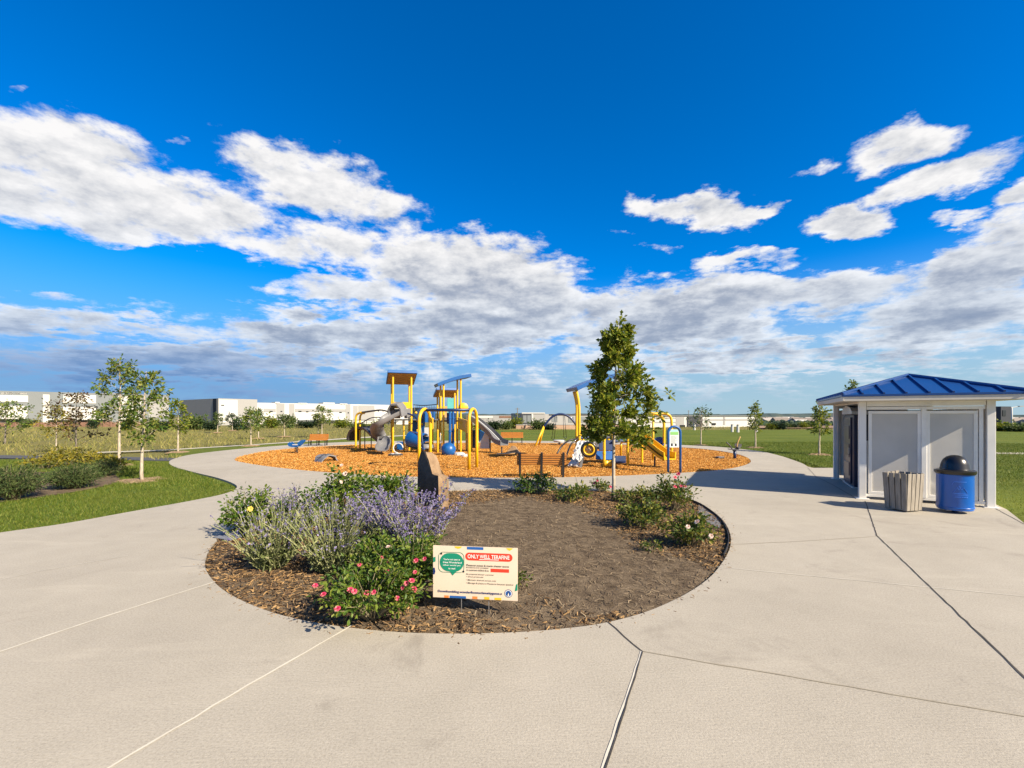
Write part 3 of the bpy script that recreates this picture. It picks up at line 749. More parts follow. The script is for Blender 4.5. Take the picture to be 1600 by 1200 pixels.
# the cut front face: triangulated, slightly rough
bm = bmesh.new(); vs = [bm.verts.new(q - ORG[stn.name]) for q in F3]; bm.faces.new(vs); bmesh.ops.triangulate(bm, faces=bm.faces[:])
me = bpy.data.meshes.new('stone_face'); bm.to_mesh(me); bm.free(); me.materials.append(M_stone_d); me.shade_flat()
o = link(bpy.data.objects.new('stone_face', me), stn); ORG[o.name] = ORG[stn.name]
bm = bmesh.new(); vs = [bm.verts.new(v - ORG[stn.name]) for v in V[-n:]]; bm.faces.new(vs); bmesh.ops.triangulate(bm, faces=bm.faces[:])
me = bpy.data.meshes.new('stone_back'); bm.to_mesh(me); bm.free(); me.materials.append(M_stone_l); me.shade_flat()
o = link(bpy.data.objects.new('stone_back', me), stn); ORG[o.name] = ORG[stn.name]

# ------------------------------------------------------------------ benches
def bench(loc, rz, label, seen_w=1.65):
    r = thing('bench', label, 'bench', (*loc, -.03), 'benches round the playground'); base = np.array([*loc, -.03])
    c_, s_ = math.cos(rz), math.sin(rz)
    bx = np.array([c_, s_, 0]); by = np.array([-s_, c_, 0])      # by: towards the seat side
    zz = np.array([0, 0, 1.0])
    bk = MB()
    for i in range(5):
        z = .47 + i * .073; bk.box(base + by * (-.03 - .025 * i) + zz * z, (seen_w, .03, .066), axes=[bx, by, zz])
    bk.build('backrest', M_orangew, r, bevel=.006)
    st = MB()
    for i in range(5): st.box(base + by * (.07 + i * .085) + zz * (.43 - .006 * i), (seen_w, .074, .03), axes=[bx, by, zz])
    st.build('seat', M_orangew, r, bevel=.006)
    for i in (-1, 0, 1):
        q = base + bx * i * (seen_w / 2 - .10)
        f = MB(); f.beam(q + by * -.02, q + by * -.16 + zz * .84, .07, .05, up=by); f.beam(q + by * .40, q + by * .36 + zz * .41, .05, .035, up=by); f.beam(q + by * -.07 + zz * .39, q + by * .44 + zz * .385, .05, .03)
        f.box(q + by * -.02 + zz * .01, (.09, .12, .02), axes=[bx, by, zz]); f.box(q + by * .40 + zz * .01, (.09, .12, .02), axes=[bx, by, zz])
        f.build('frame', M_black, r)
    return r
bench(X(846, 14.75)[:2], 0.0, 'orange slatted bench seen from behind at the front rim of the wood chips', 1.62)
bench(X(498, 30.5)[:2], math.radians(186), 'small orange bench at the far left rim of the wood chips', 1.25)
bench(X(800, 34.0)[:2], math.radians(180), 'orange bench behind the long grey slide on the far rim of the wood chips', 1.7)

# ------------------------------------------------------------------ information board with blue hoop
pd_ = 15.9
ib = thing('information_board', 'blue hoop framed information board with green and white panel at the playground edge', 'information board', X(1053, pd_))
xl, xr = X(1044, pd_)[0], X(1063, pd_)[0]; rr_ = (xr - xl) / 2
pts = [np.array([xl, pd_, -.05]), np.array([xl, pd_, 1.42])] + [np.array([(xl + xr) / 2 - rr_ * math.cos(a), pd_, 1.42 + .21 * math.sin(a)]) for a in np.linspace(.3, math.pi - .3, 9)] + [np.array([xr, pd_, 1.42]), np.array([xr, pd_, -.05])]
mb = MB(); mb.tube(pts, .042, 10); mb.build('hoop', M_blue, ib, True)
z0_, z1_ = P(0, 699, pd_)[2], P(0, 671, pd_)[2]
px_ = [(xl + .05, z0_), (xr - .05, z0_), (xr - .05, z1_ - .08), (xr - .10, z1_), (xl + .10, z1_), (xl + .05, z1_ - .08)]
mb = MB(); mb.plate([(x, pd_, z) for x, z in px_], .02, (0, -1, 0)); pn = mb.build('panel', paint('panel_white', (.70, .74, .68)), ib)
M_pgreen = paint('panel_green', (.22, .50, .14)); M_pblue = paint('panel_sky', (.35, .62, .68))
for nm, a, b, m in (('title_band', .70, .86, M_pgreen), ('picture_band', .88, .985, M_pblue)):
    mb = MB(); w2 = .03 if a < .87 else .05; mb.box(((xl + xr) / 2, pd_ - .0125, z0_ + (z1_ - z0_) * (a + b) / 2), (xr - xl - .12 - w2, .004, (z1_ - z0_) * (b - a)), axes=np.eye(3)); mb.build(nm, m, pn)
M_pgrey = paint('panel_print', (.30, .32, .32))
mb = MB()
for i in range(9):
    ww = R.uniform(.14, .24); mb.box((xl + .09 + ww / 2, pd_ - .0125, z0_ + (z1_ - z0_) * (.64 - .052 * i)), (ww, .004, .012), axes=np.eye(3))
mb.build('print_lines', M_pgrey, pn)
for xx in (.3, .62): mb = MB(); mb.box((xl + (xr - xl) * xx, pd_ - .0125, z0_ + .09), (.06, .004, .09), axes=np.eye(3)); mb.build('pictogram', M_sk, pn)
# ------------------------------------------------------------------ foliage materials
def leafm(name, cols, tr=.32, rough=.5, patch=None): return M(name, cols, rough, island=True, transl=tr, spec=.35, patch=patch)
M_oak = leafm('oak_leaves', [(.045, .085, .008), (.10, .155, .013), (.18, .22, .018), (.30, .29, .032), (.12, .175, .015)], .42)
M_maple = leafm('pale_maple_leaves', [(.05, .10, .015), (.09, .155, .02), (.16, .20, .03), (.24, .23, .045)])
M_rose = leafm('rose_leaves', [(.018, .05, .008), (.04, .095, .012), (.075, .14, .018), (.14, .19, .03)])
M_rosel = leafm('rose_leaves_bright', [(.03, .07, .008), (.06, .12, .012), (.11, .17, .016), (.20, .23, .03)])
M_rosey = leafm('shrub_leaves_yellowing', [(.03, .06, .010), (.065, .11, .014), (.13, .16, .02), (.26, .22, .03)])
M_sageg = leafm('sage_foliage', [(.10, .13, .035), (.18, .21, .07), (.27, .29, .12), (.37, .36, .19)], .2, .8)
M_sagep = leafm('sage_flowers', [(.15, .12, .27), (.22, .185, .37), (.33, .285, .48), (.27, .24, .34)], .3, .8)
M_stem = M('stems', [(.16, .13, .07), (.28, .24, .14)], .8, island=True)
M_juni = leafm('juniper_needles', [(.016, .034, .010), (.034, .06, .014), (.06, .09, .02), (.10, .125, .035)], .1, .85)
M_yshrub = leafm('golden_shrub_leaves', [(.09, .10, .012), (.18, .17, .016), (.32, .25, .02), (.12, .13, .02)])
M_red = leafm('bronze_leaves', [(.05, .03, .015), (.10, .05, .022), (.09, .09, .02), (.16, .10, .03)])
M_far = leafm('distant_leaves', [(.03, .065, .014), (.06, .105, .02), (.10, .14, .03), (.15, .17, .05)])
M_fard = leafm('distant_dark_leaves', [(.012, .03, .012), (.025, .05, .02), (.045, .075, .025)])
M_bark = M('pale_bark', [(.26, .21, .15), (.40, .335, .25), (.52, .45, .35)], .85, 9, 6, .5, 30, stretch=(3, 3, .7))
M_barkd = M('grey_bark', [(.12, .10, .08), (.22, .19, .15)], .9, 9, 6, .5, 30)
M_pink = leafm('pink_petals', [(.45, .012, .07), (.60, .035, .12), (.68, .10, .17), (.75, .28, .25)], .25)
M_blush = leafm('blush_petals', [(.72, .48, .38), (.80, .62, .52), (.85, .72, .62)], .25)
M_yellowf = leafm('yellow_petals', [(.80, .50, .05), (.85, .62, .15)], .25)
M_mulch = M('mulch_chips', [(.035, .024, .016), (.11, .065, .032), (.26, .155, .065), (.40, .25, .11), (.06, .045, .035), (.17, .10, .05)], .9, island=True, spec=.15)
M_fibre = M('mulch_fibres', [(.09, .068, .045), (.19, .14, .09), (.30, .23, .145), (.05, .038, .03)], .9, island=True, spec=.1)
M_chip = M('playground_chips', [(.26, .088, .011), (.45, .19, .027), (.57, .275, .055), (.68, .42, .14), (.40, .165, .028)], .85, island=True, spec=.2)
M_blade = leafm('grass_blades', [(.042, .085, .006), (.078, .13, .009), (.125, .17, .014), (.23, .23, .04)], .3, .6, patch=(.55, .5, (.14, .16, .025)))
M_dryblade = leafm('dry_grass_blades', [(.12, .13, .03), (.23, .21, .06), (.36, .30, .10), (.14, .17, .03), (.30, .26, .08)], .25, .8)
M_edge = M('steel_edging', [(.012, .011, .011), (.04, .035, .03)], .6, 8)

def tree(name, label, cat, base, height, z0, rfun, nb, ncl, nleaf, lsize, lmat, bmat, r0, lean=(0, 0), group=None, T=LEAF_OAK, upang=(.25, .7), spread=.14, tipn=6, seed=1, leader=True, skew=0.0):
    g = np.random.default_rng(seed)
    base = np.array(base, float)
    r = thing(name, label, cat, base, group)
    n = 12
    wob = g.normal(size=(n + 1, 2)) * .012 * height / 4; wob[0] = 0; wob = np.cumsum(wob, 0) * .6
    path = [base + np.array([lean[0] * (i / n) ** 1.5 + wob[i, 0], lean[1] * (i / n) ** 1.5 + wob[i, 1], height * i / n - (.1 if i == 0 else 0)]) for i in range(n + 1)]
    tk = MB(); tk.tube(path, [r0 * (1.25 if i == 0 else 1) * (1 - .86 * (i / n) ** 1.1) for i in range(n + 1)], 9)
    def at(z):
        f = np.clip((z - 0) / height, 0, 1) * n; i = min(int(f), n - 1); return path[i] + (path[i + 1] - path[i]) * (f - i)
    cpts = []; cdir = []
    for b in range(nb):
        z = z0 + (height * .96 - z0) * ((b + g.uniform(0, .9)) / nb) ** 1.18
        az = b * 2.399 + g.normal() * .35; L = rfun((z - z0) / (height - z0)) * g.uniform(.62, 1.22)
        L *= 1 + skew * math.cos(az)
        if L < .06: continue
        el = g.uniform(*upang); p0 = at(z)
        hd = np.array([math.cos(az), math.sin(az), 0])
        pts = [p0 + hd * L * q * (1 - .12 * q) + np.array([0, 0, L * (math.tan(el) * q * (1 - .35 * q))]) + g.normal(size=3) * .02 * L * (q > 0) for q in (0, .3, .6, .85, 1)]
        tk.tube(pts, [r0 * .34 * (1 - z / height * .6) * k for k in (1, .75, .5, .3, .16)], 5)
        # side twigs
        for s_ in range(3):
            q = g.uniform(.35, .85); i = 2 if q < .7 else 3; tw = pts[i] + (hd * .4 + g.normal(size=3) * .5 + np.array([0, 0, .35])) * L * .32
            tk.tube([pts[i], (pts[i] + tw) / 2 + g.normal(size=3) * .02, tw], [r0 * .12, r0 * .08, r0 * .04], 4)
            cpts.append(tw); cdir.append(hd)
        for k in range(ncl):
            q = g.uniform(.30, 1.0) ** .8; j = min(int(q * 4), 3); f = q * 4 - j
            cpts.append(pts[j] + (pts[j + 1] - pts[j]) * min(f, 1) + g.normal(size=3) * spread * .45); cdir.append(hd)
        cpts.append(pts[-1]); cdir.append(hd)
    if leader:
        for k in range(tipn):
            z = height * g.uniform(.86, 1.0); cpts.append(at(z) + g.normal(size=3) * .05); cdir.append(np.array([0, 0, 1.]))
    cpts = np.array(cpts); cdir = np.array(cdir)
    tk.build('trunk', bmat, r, True)
    m = max(1, nleaf // len(cpts))
    pos = np.repeat(cpts, m, 0); dd = np.repeat(cdir, m, 0)
    dv = g.normal(size=pos.shape); dv /= np.linalg.norm(dv, axis=1)[:, None]
    dv = dv * .9 + dd * .55 + np.array([0, 0, .05]); 
    pos = pos + dv * g.uniform(0, spread, size=(len(pos), 1))
    cr = MB(); cr.inst(*T, pos, dir_axes(dv, g, .9), lsize * g.uniform(.6, 1.2, size=(len(pos), 1)))
    cr.build('crown', lmat, r)
    return r

FLOWER = None
def flower_mesh(name, mat, r=.042):
    g = np.random.default_rng(5); mb = MB()
    pos = []; ax = []; sc = []
    for ring, (nn, el, s_) in enumerate(((6, .35, 1.0), (6, .8, .8), (4, 1.2, .55))):
        for k in range(nn):
            a = 2 * math.pi * k / nn + ring * .5 + g.normal() * .1
            d = np.array([math.cos(a) * math.cos(el), math.sin(a) * math.cos(el), math.sin(el)]); s2 = np.array([-math.sin(a), math.cos(a), 0])
            pos.append(d * .004); ax.append([d, s2, np.cross(d, s2)]); sc.append(r * s_)
    T = ([[0, -.2, 0], [0, .2, 0], [.6, .48, .02], [.6, -.48, .02], [1, .25, -.10], [1, -.25, -.10]], [[0, 3, 2, 1], [3, 5, 4, 2]])
    mb.inst(*T, np.array(pos), np.array(ax), np.array(sc).reshape(-1, 1))
    o = mb.build(name, mat); me = o.data; bpy.data.objects.remove(o); return me
FL_pink, FL_blush, FL_yel = flower_mesh('blossom', M_pink), flower_mesh('blossom', M_blush), flower_mesh('blossom', M_yellowf)

def bush(name, label, cat, base, rad, height, nst, nleaf, lsize, lmat, fl=None, nfl=0, group=None, seed=1, T=LEAF, up=.9, inner=.35, fscale=1.0):
    g = np.random.default_rng(seed); base = np.array(base, float)
    r = thing(name, label, cat, base, group)
    st = MB(); P0 = []; D0 = []; tips = []
    for i in range(nst):
        az = g.uniform(0, 2 * math.pi); q = math.sqrt(g.uniform(0.02, 1)); hh = height * (1 - .45 * q * q) * g.uniform(.65, 1.08)
        tip = base + np.array([math.cos(az) * rad * q, math.sin(az) * rad * q, hh])
        mid = base * .5 + tip * .5 + np.array([math.cos(az), math.sin(az), 0]) * rad * .08 * g.normal() + np.array([0, 0, hh * .08])
        b0 = base + np.array([math.cos(az), math.sin(az), 0]) * rad * .12 * g.uniform(0, 1) + np.array([0, 0, -.03])
        pts = spline([b0, mid, tip], 4); st.tube(pts, [.007 * (1 - .7 * k / (len(pts) - 1)) for k in range(len(pts))], 4)
        tips.append(tip)
        for k in range(max(1, nleaf // nst)):
            f = g.uniform(inner, 1.0) ** .75 * (len(pts) - 1); j = min(int(f), len(pts) - 2)
            P0.append(pts[j] + (pts[j + 1] - pts[j]) * (f - j)); D0.append(np.array([math.cos(az), math.sin(az), .35]))
    st.build('stems', M_stem, r)
    P0 = np.array(P0); D0 = np.array(D0)
    dv = g.normal(size=P0.shape); dv /= np.linalg.norm(dv, axis=1)[:, None]; dv = dv + D0 * .4
    P0 = P0 + dv * g.uniform(0, lsize * 1.5, size=(len(P0), 1)); P0[:, 2] = np.maximum(P0[:, 2], base[2] + .01)
    lf = MB(); lf.inst(*T, P0, dir_axes(dv, g, up), lsize * g.uniform(.55, 1.2, size=(len(P0), 1))); lf.build('foliage', lmat, r)
    if fl is not None:
        tips.sort(key=lambda q: q[1] - .6 * q[2])
        cand = tips[:max(nfl * 2, 4)]; g.shuffle(cand)
        for k in range(nfl):
            q = cand[k % len(cand)] + g.normal(size=3) * np.array([.05, .05, .04]) + np.array([0, -.03, .03])
            f = bpy.data.objects.new('blossom', fl if not isinstance(fl, (list, tuple)) else fl[k % len(fl)]); link(f, r); f.location = q - base
            f.rotation_euler = (g.uniform(.3, 1.3), g.uniform(-.5, .5), g.uniform(-.8, .8)); s_ = g.uniform(.75, 1.25) * fscale; f.scale = (s_, s_, s_); ORG[f.name] = q
    return r

def sage(label, base, rad, height, nst, seed, purple=1.0, group='flowering sage clumps', lean=(0, 0)):
    g = np.random.default_rng(seed); base = np.array(base, float)
    r = thing('sage_plant', label, 'sage', base, group)
    st = MB(); lp = []; ld = []; ls = []; fp = []; fd = []
    for i in range(nst):
        az = g.uniform(0, 2 * math.pi); q = g.uniform(.05, 1) ** .6; L = height * g.uniform(.62, 1.1)
        tilt = q * rad / height
        d0 = np.array([math.cos(az) * tilt + lean[0], math.sin(az) * tilt + lean[1], 1.0]); d0 /= np.linalg.norm(d0)
        b0 = base + np.array([math.cos(az), math.sin(az), 0]) * .16 * q
        pts = [b0 + d0 * L * f + np.array([math.cos(az), math.sin(az), -.25]) * .16 * L * f * f * q + g.normal(size=3) * .012 * (f > 0) for f in np.linspace(0, 1, 7)]
        st.tube(pts, [.0085 * (1 - .6 * k / 6) for k in range(7)], 3)
        for k in range(26):
            f = g.uniform(.05, .72); j = min(int(f * 6), 5); p = pts[j] + (pts[j + 1] - pts[j]) * (f * 6 - j)
            lp.append(p); v = g.normal(size=3) * .6 + d0 * .9; ld.append(v); ls.append(g.uniform(.05, .11) * (1.15 - f))
        nbr = int(round(5 * purple + g.uniform(0, .9)))
        for k in range(nbr):
            f = g.uniform(.52, 1.0); j = min(int(f * 6), 5); p = pts[j] + (pts[j + 1] - pts[j]) * (f * 6 - j)
            v = g.normal(size=3); v[2] = abs(v[2]) * .5 + .45; v /= np.linalg.norm(v); bl = g.uniform(.05, .17) * (1.35 - f) * (height / 1.0)
            st.tube([p, p + v * bl], [.003, .0015], 3)
            for m_ in range(9):
                fp.append(p + v * bl * g.uniform(.1, 1) + g.normal(size=3) * .004); fd.append(v + g.normal(size=3) * .7)
        for m_ in range(int(22 * purple + 2)):
            f = g.uniform(.6, 1.02) ; j = min(int(f * 6), 5); p = pts[j] + (pts[j + 1] - pts[j]) * (f * 6 - j)
            fp.append(p + g.normal(size=3) * .007); fd.append(d0 + g.normal(size=3) * .8)
    st.build('stems', M_sageg, r)
    lp = np.array(lp); lp[:, 2] = np.maximum(lp[:, 2], base[2] + .005)
    mb = MB(); mb.inst([[0, .12, 0], [0, -.12, 0], [.6, -.13, .03], [.6, .13, .03], [1, 0, 0]], [[0, 1, 2], [0, 2, 3], [3, 2, 4]], lp, dir_axes(np.array(ld), g, .3), np.array(ls).reshape(-1, 1)); mb.build('foliage', M_sageg, r)
    mb = MB(); mb.inst([[0, .3, 0], [0, -.3, 0], [1, -.35, .1], [1, .35, .1]], [[0, 1, 2, 3]], np.array(fp), dir_axes(np.array(fd), g, .2), g.uniform(.012, .025, size=(len(fp), 1))); mb.build('blossom_haze', M_sagep, r)['kind'] = 'stuff'
    return r

# ------------------------------------------------------------------ planting bed
zb = -.025
def B(px, py): q = G(px, py, zb); return q
tree('oak_tree', 'young oak with dense green crown and slim pale trunk in the planting bed', 'tree', B(958, 778), 4.30, 1.34,
     lambda f: .90 * (1 - f) ** 1.0 * (.78 + .22 * min(1, f * 8)) + .12, 40, 7, 6900, .14, M_oak, M_bark, .046, seed=4, upang=(.05, .55), spread=.13, skew=.12, lean=(.18, 0))
sage('grey green sage clump with few purple spikes at the left end of the bed', B(428, 886), .60, .90, 90, 3, .05, lean=(.02, -.06))
sage('grey green sage clump with faded spikes behind the pink rose bush', B(520, 892), .55, .86, 88, 5, .08, lean=(-.02, -.04))
sage('tall lavender flowered sage clump in front of the standing stone', B(648, 880), .50, 1.08, 90, 6, 1.6, lean=(.03, 0))
sage('hazy purple sage clump between the two faded sage clumps', B(445, 832), .42, .80, 45, 8, .6)
sage('lavender flowered sage clump at the left of the standing stone', B(598, 850), .48, .78, 60, 9, 1.3)
sage('pale green sage clump in the middle of the bed behind the others', B(528, 838), .45, .74, 55, 12, .2)
bush('rose_bush', 'low rose bush covered in pink blossoms at the front edge of the bed', 'rose bush', B(583, 966), .52, .58, 70, 3000, .052, M_rosel, FL_pink, 12, seed=21, fscale=.58)
bush('rose_bush', 'green rose bush with scattered pink blooms just left of the yard sign', 'rose bush', B(645, 930), .52, .68, 70, 3000, .054, M_rosel, FL_pink, 6, seed=22, fscale=.55)
bush('rose_bush', 'leafy rose bush behind the pink front bush with small pink buds', 'rose bush', B(590, 915), .48, .60, 56, 2200, .054, M_rosel, [FL_pink, FL_blush], 5, seed=27, fscale=.55)
bush('rose_bush', 'tall rose bush with blush blooms on the far left rim of the bed', 'rose bush', B(548, 808), .66, 1.06, 52, 2000, .085, M_rosel, FL_blush, 3, seed=23, fscale=.9)
bush('rose_bush', 'dense rose bush with pale blooms immediately left of the standing stone', 'rose bush', B(610, 797), .55, .88, 54, 2000, .08, M_rosel, FL_blush, 4, seed=24, fscale=.9)
bush('rose_bush', 'rose bush with a single yellow bloom at the left tip of the bed', 'rose bush', B(392, 838), .46, .80, 44, 1600, .068, M_rosel, [FL_yel], 1, seed=25, fscale=.9)
bush('rose_bush', 'dark green rose bush at the back rim of the bed behind faded sage', 'rose bush', B(480, 822), .55, .72, 44, 1500, .07, M_rose, None, 0, seed=26)
bush('low_shrub', 'dark leafy shrub at the back rim of the bed under the front bench', 'shrub', B(838, 770), .62, .50, 44, 900, .085, M_rose, None, 0, seed=31)
bush('low_shrub', 'yellowing leafy shrub between the bench shrub and the oak trunk', 'shrub', B(893, 781), .46, .38, 34, 700, .08, M_rosey, None, 0, seed=32)
bush('low_shrub', 'small shrub with pink blooms against the far concrete rim left of the oak', 'shrub', B(938, 768), .25, .27, 20, 320, .07, M_rosey, FL_pink, 3, seed=33, fscale=.9)
bush('low_shrub', 'tall upright shrub with pink blooms at the right rim of the bed', 'shrub', B(1052, 797), .50, .72, 50, 1100, .075, M_rosey, [FL_pink], 5, seed=34, fscale=.9)
bush('low_shrub', 'spreading yellow green shrub in front of the oak trunk', 'shrub', B(1002, 823), .46, .52, 50, 1200, .07, M_rosey, None, 0, seed=35)
bush('low_shrub', 'rounded dark shrub nearest the right edge of the bed', 'shrub', B(1077, 852), .40, .52, 50, 1200, .065, M_rosey, [FL_blush], 3, seed=36)
bush('low_shrub', 'small green shrub right of the oak trunk base', 'shrub', B(1012, 783), .38, .34, 30, 520, .075, M_rosey, None, 0, seed=37)
bush('low_shrub', 'wispy little shrub touching the oak trunk', 'shrub', B(978, 784), .30, .30, 22, 320, .07, M_rosey, None, 0, seed=38)
bush('low_shrub', 'tiny green seedling in the mulch below the rounded dark shrub', 'seedling', B(1020, 862), .16, .14, 12, 130, .045, M_rosey, None, 0, seed=39)
bush('low_shrub', 'tiny green seedling behind the right stake of the yard sign', 'seedling', B(808, 914), .14, .22, 12, 150, .05, M_rosey, None, 0, seed=40)

# loose mulch: chips round the rim and the front, fibres over the bare middle
bx0, by0 = np.min(BED, 0); bx1, by1 = np.max(BED, 0)
q = R.uniform((bx0, by0), (bx1, by1), size=(90000, 2)); q = q[in_poly(q, BED)]
ed = edge_dist(q, BED)
bare = (((q[:, 0] - .15) / 1.75) ** 2 + ((q[:, 1] - 7.7) / 3.1) ** 2)
bare2 = (((q[:, 0] - 1.35) / 1.3) ** 2 + ((q[:, 1] - 5.6) / 1.1) ** 2)
nz = np.sin(q[:, 0] * 3.1 + 1) * np.sin(q[:, 1] * 2.7) * .25
dense = np.clip((np.minimum(bare, bare2 * 1.1) - .85 + nz) * 1.6, 0.0, 1)
keep = R.uniform(size=len(q)) < dense * .60
c1 = q[keep][:24000]
mb = MB(); sc = np.stack([R.uniform(.03, .085, len(c1)), R.uniform(.008, .022, len(c1)), R.uniform(.008, .018, len(c1))], 1)
mb.inst(*CHIP, np.column_stack([c1, R.uniform(-.030, -.002, len(c1))]), rand_axes(len(c1), .28, 1.2), sc); o = mb.build('bark_mulch', M_mulch); o['kind'] = 'stuff'; tag(o, 'brown bark mulch chips strewn round the rim of the planting bed', 'mulch')
ou = R.uniform((bx0 - .4, by0 - .4), (bx1 + .4, by1 + .4), size=(40000, 2)); ou = ou[~in_poly(ou, BED)]; oe = edge_dist(ou, BED); ou = ou[(oe < .35) & (R.uniform(size=len(ou)) < np.exp(-oe / .05) * .9)][:420]
mb = MB(); sc = np.stack([R.uniform(.012, .05, len(ou)), R.uniform(.005, .014, len(ou)), R.uniform(.004, .010, len(ou))], 1)
mb.inst(*CHIP, np.column_stack([ou, np.full(len(ou), .001)]), rand_axes(len(ou), .05, 3), sc); o = mb.build('spilled_mulch', M_mulch); o['kind'] = 'stuff'; tag(o, 'crumbs of bark mulch spilled on the concrete round the bed', 'mulch')
c2 = q[R.uniform(size=len(q)) < .36][:24000]
mb = MB(); T_f = ([[-.5, -.04, 0], [-.5, .04, 0], [0, .16, .02], [0, .08, .02], [.5, .0, 0], [.5, -.08, 0]], [[0, 3, 2, 1], [3, 5, 4, 2]])
mb.inst(*T_f, np.column_stack([c2, R.uniform(-.028, -.020, len(c2))]), rand_axes(len(c2), .12, 2.5), R.uniform(.03, .12, size=(len(c2), 1))); o = mb.build('wood_fibres', M_fibre); o['kind'] = 'stuff'; tag(o, 'fine shredded wood fibres on the bare soil of the bed', 'mulch')
# steel edging on the right rim
ei = [p for p in BED if p[0] > 2.6 and p[1] > 6.4]
cen = np.mean(BED, 0); ei.sort(key=lambda p: math.atan2(p[1] - cen[1], p[0] - cen[0]))
pth = [np.array([*(p + (cen - p) / np.linalg.norm(cen - p) * .035), -.01]) for p in ei]
mb = MB(); mb.sweep([(-.006, -.06), (.006, -.06), (.006, .035), (-.006, .035)], pth, closed=True); tag(mb.build('garden_edging', M_edge), 'thin black steel edging along the right rim of the planting bed', 'edging')
mb = MB(); qf = [B(1092, 788), B(1112, 800), B(1128, 815), B(1124, 826), B(1106, 818), B(1090, 802)]
fz = [np.array([p[0], p[1], -.022 + R.uniform(0, .012)]) for p in qf]; mb.plate(fz, .006, (0, 0, 1)); tag(mb.build('weed_mat', M('weed_mat_fabric', [(.10, .10, .105), (.17, .165, .165)], .9, 20)), 'scrap of grey weed mat showing at the right rim of the bed', 'weed mat')
mb = MB(); qf = [B(334, 843), B(352, 834), B(372, 834), B(378, 842), B(360, 847)]
fz = [np.array([p[0], p[1], -.005 + R.uniform(0, .03)]) for p in qf]; mb.plate(fz, .006, (0, 0, 1)); tag(mb.build('weed_mat', M('weed_mat_blue_grey', [(.10, .115, .15), (.20, .21, .24)], .9, 20)), 'crumpled blue grey weed mat at the left tip of the bed', 'weed mat')
for (px, py, s_) in ((645, 858, .05), (972, 786, .09), (966, 779, .06)):
    pass

# playground chips
q = R.uniform(np.min(CHIPS, 0), np.max(CHIPS, 0), size=(120000, 2)); q = q[in_poly(q, CHIPS)]; q = q[R.uniform(size=len(q)) < np.clip(1.6 - (q[:, 1] - 14) / 14, .12, 1)][:56000]
mb = MB(); sc = np.stack([R.uniform(.035, .09, len(q)), R.uniform(.012, .03, len(q)), R.uniform(.01, .03, len(q))], 1)
mb.inst(*CHIP, np.column_stack([q, R.uniform(-.03, .005, len(q))]), rand_axes(len(q), .3, 1.0), sc); o = mb.build('wood_chips', M_chip); o['kind'] = 'stuff'; tag(o, 'loose orange wood chips covering the playground oval', 'wood chips')

# ------------------------------------------------------------------ grass
def blades(poly_list, n, smin, smax, wid, zf, dmax, power=1.0, excl=()):
    out = []
    for poly, k in poly_list:
        poly = np.array(poly); lo, hi = poly.min(0), poly.max(0)
        u = R.uniform(size=(k * 4, 2)); q = lo + u * (hi - lo); q[:, 1] = lo[1] + (hi[1] - lo[1]) * u[:, 1] ** power
        q = q[in_poly(q, poly)]
        for e_ in excl: q = q[~in_poly(q, e_)]
        vis = np.abs(q[:, 0]) < q[:, 1] * 1.2 + 1.0
        q = q[vis][:k]; out.append(q)
    return np.vstack(out)
BT = ([[0, .5, 0], [0, -.5, 0], [1, 0, .12]], [[0, 1, 2]])
PZ = np.array(PLAZA)
GL = np.array([np.array([-14, 5.0]), np.array([-34, 21.0])] + GP([(0, 719), (150, 718.5), (272, 722), (300, 737), (368, 760), (330, 788), (100, 822), (-20, 838)]))
GR = np.array([np.array([9.0, 7.0]), np.array([10.3, 9.6]), np.array([13.8, 14]), np.array([13.2, 17.5]), np.array([10.6, 17.4]), *GP([(1250, 722), (1180, 703), (1000, 691)]), np.array([30, 36]), np.array([45, 30]), np.array([45, 8])])
SBED = np.array(GP([(-60, 784), (20, 779), (90, 770), (150, 760), (190, 749), (178, 738), (100, 735), (0, 738), (-80, 745)]))
q = blades([(GL, 110000), (GR, 90000)], 0, 0, 0, 0, 0, 0, 1.0, [PZ, SBED])
n = len(q); dv = R.normal(size=(n, 3)) * .45; dv[:, 2] = 1
mb = MB(); L = R.uniform(.035, .085, n) * (1 + .4 * (q[:, 1] > 14)); sc = np.stack([L, R.uniform(.006, .012, n) * (1 + (q[:, 1] > 13) * .8), L], 1)
mb.inst(*BT, np.column_stack([q, np.full(n, -.056)]), dir_axes(dv, R, 0), sc); o = mb.build('grass', M_blade); o['kind'] = 'stuff'; tag(o, 'short green lawn grass beside the concrete paths', 'grass')
# rough prairie grass behind the lawns
n = 70000; y = 20 + (R.uniform(size=n) ** 1.6) * 85; x = R.uniform(-1.25, .75, n) * y
q = np.column_stack([x, y]); ok = ~in_poly(q, PZ) & ~in_poly(q, CHIPS) & ~in_poly(q, LAWN_B) & ~in_poly(q, GL)
trail_zone = np.array(GP([(-400, 708), (0, 709), (268, 712), (600, 712), (640, 680), (560, 682), (470, 687), (400, 692), (265, 701), (60, 710)])); 
strip = np.array([[-60, 25.5], [-20, 23.5], [-14, 19], [-20, 19], [-60, 20.5]])
ok &= ~in_poly(q, trail_zone) & ~in_poly(q, strip) & (y > 21 + 0 * x) & ~((x > -14) & (y < 60))
cl = np.sin(x * .31) * np.sin(y * .27 + 1) + .5 * np.sin(x * .9 + y * .7); ok &= R.uniform(size=n) < .55 + .4 * cl
q = q[ok]; n = len(q); dv = R.normal(size=(n, 3)) * .5; dv[:, 2] = 1
mb = MB(); L = R.uniform(.15, .48, n); sc = np.stack([L, R.uniform(.025, .06, n), L], 1)
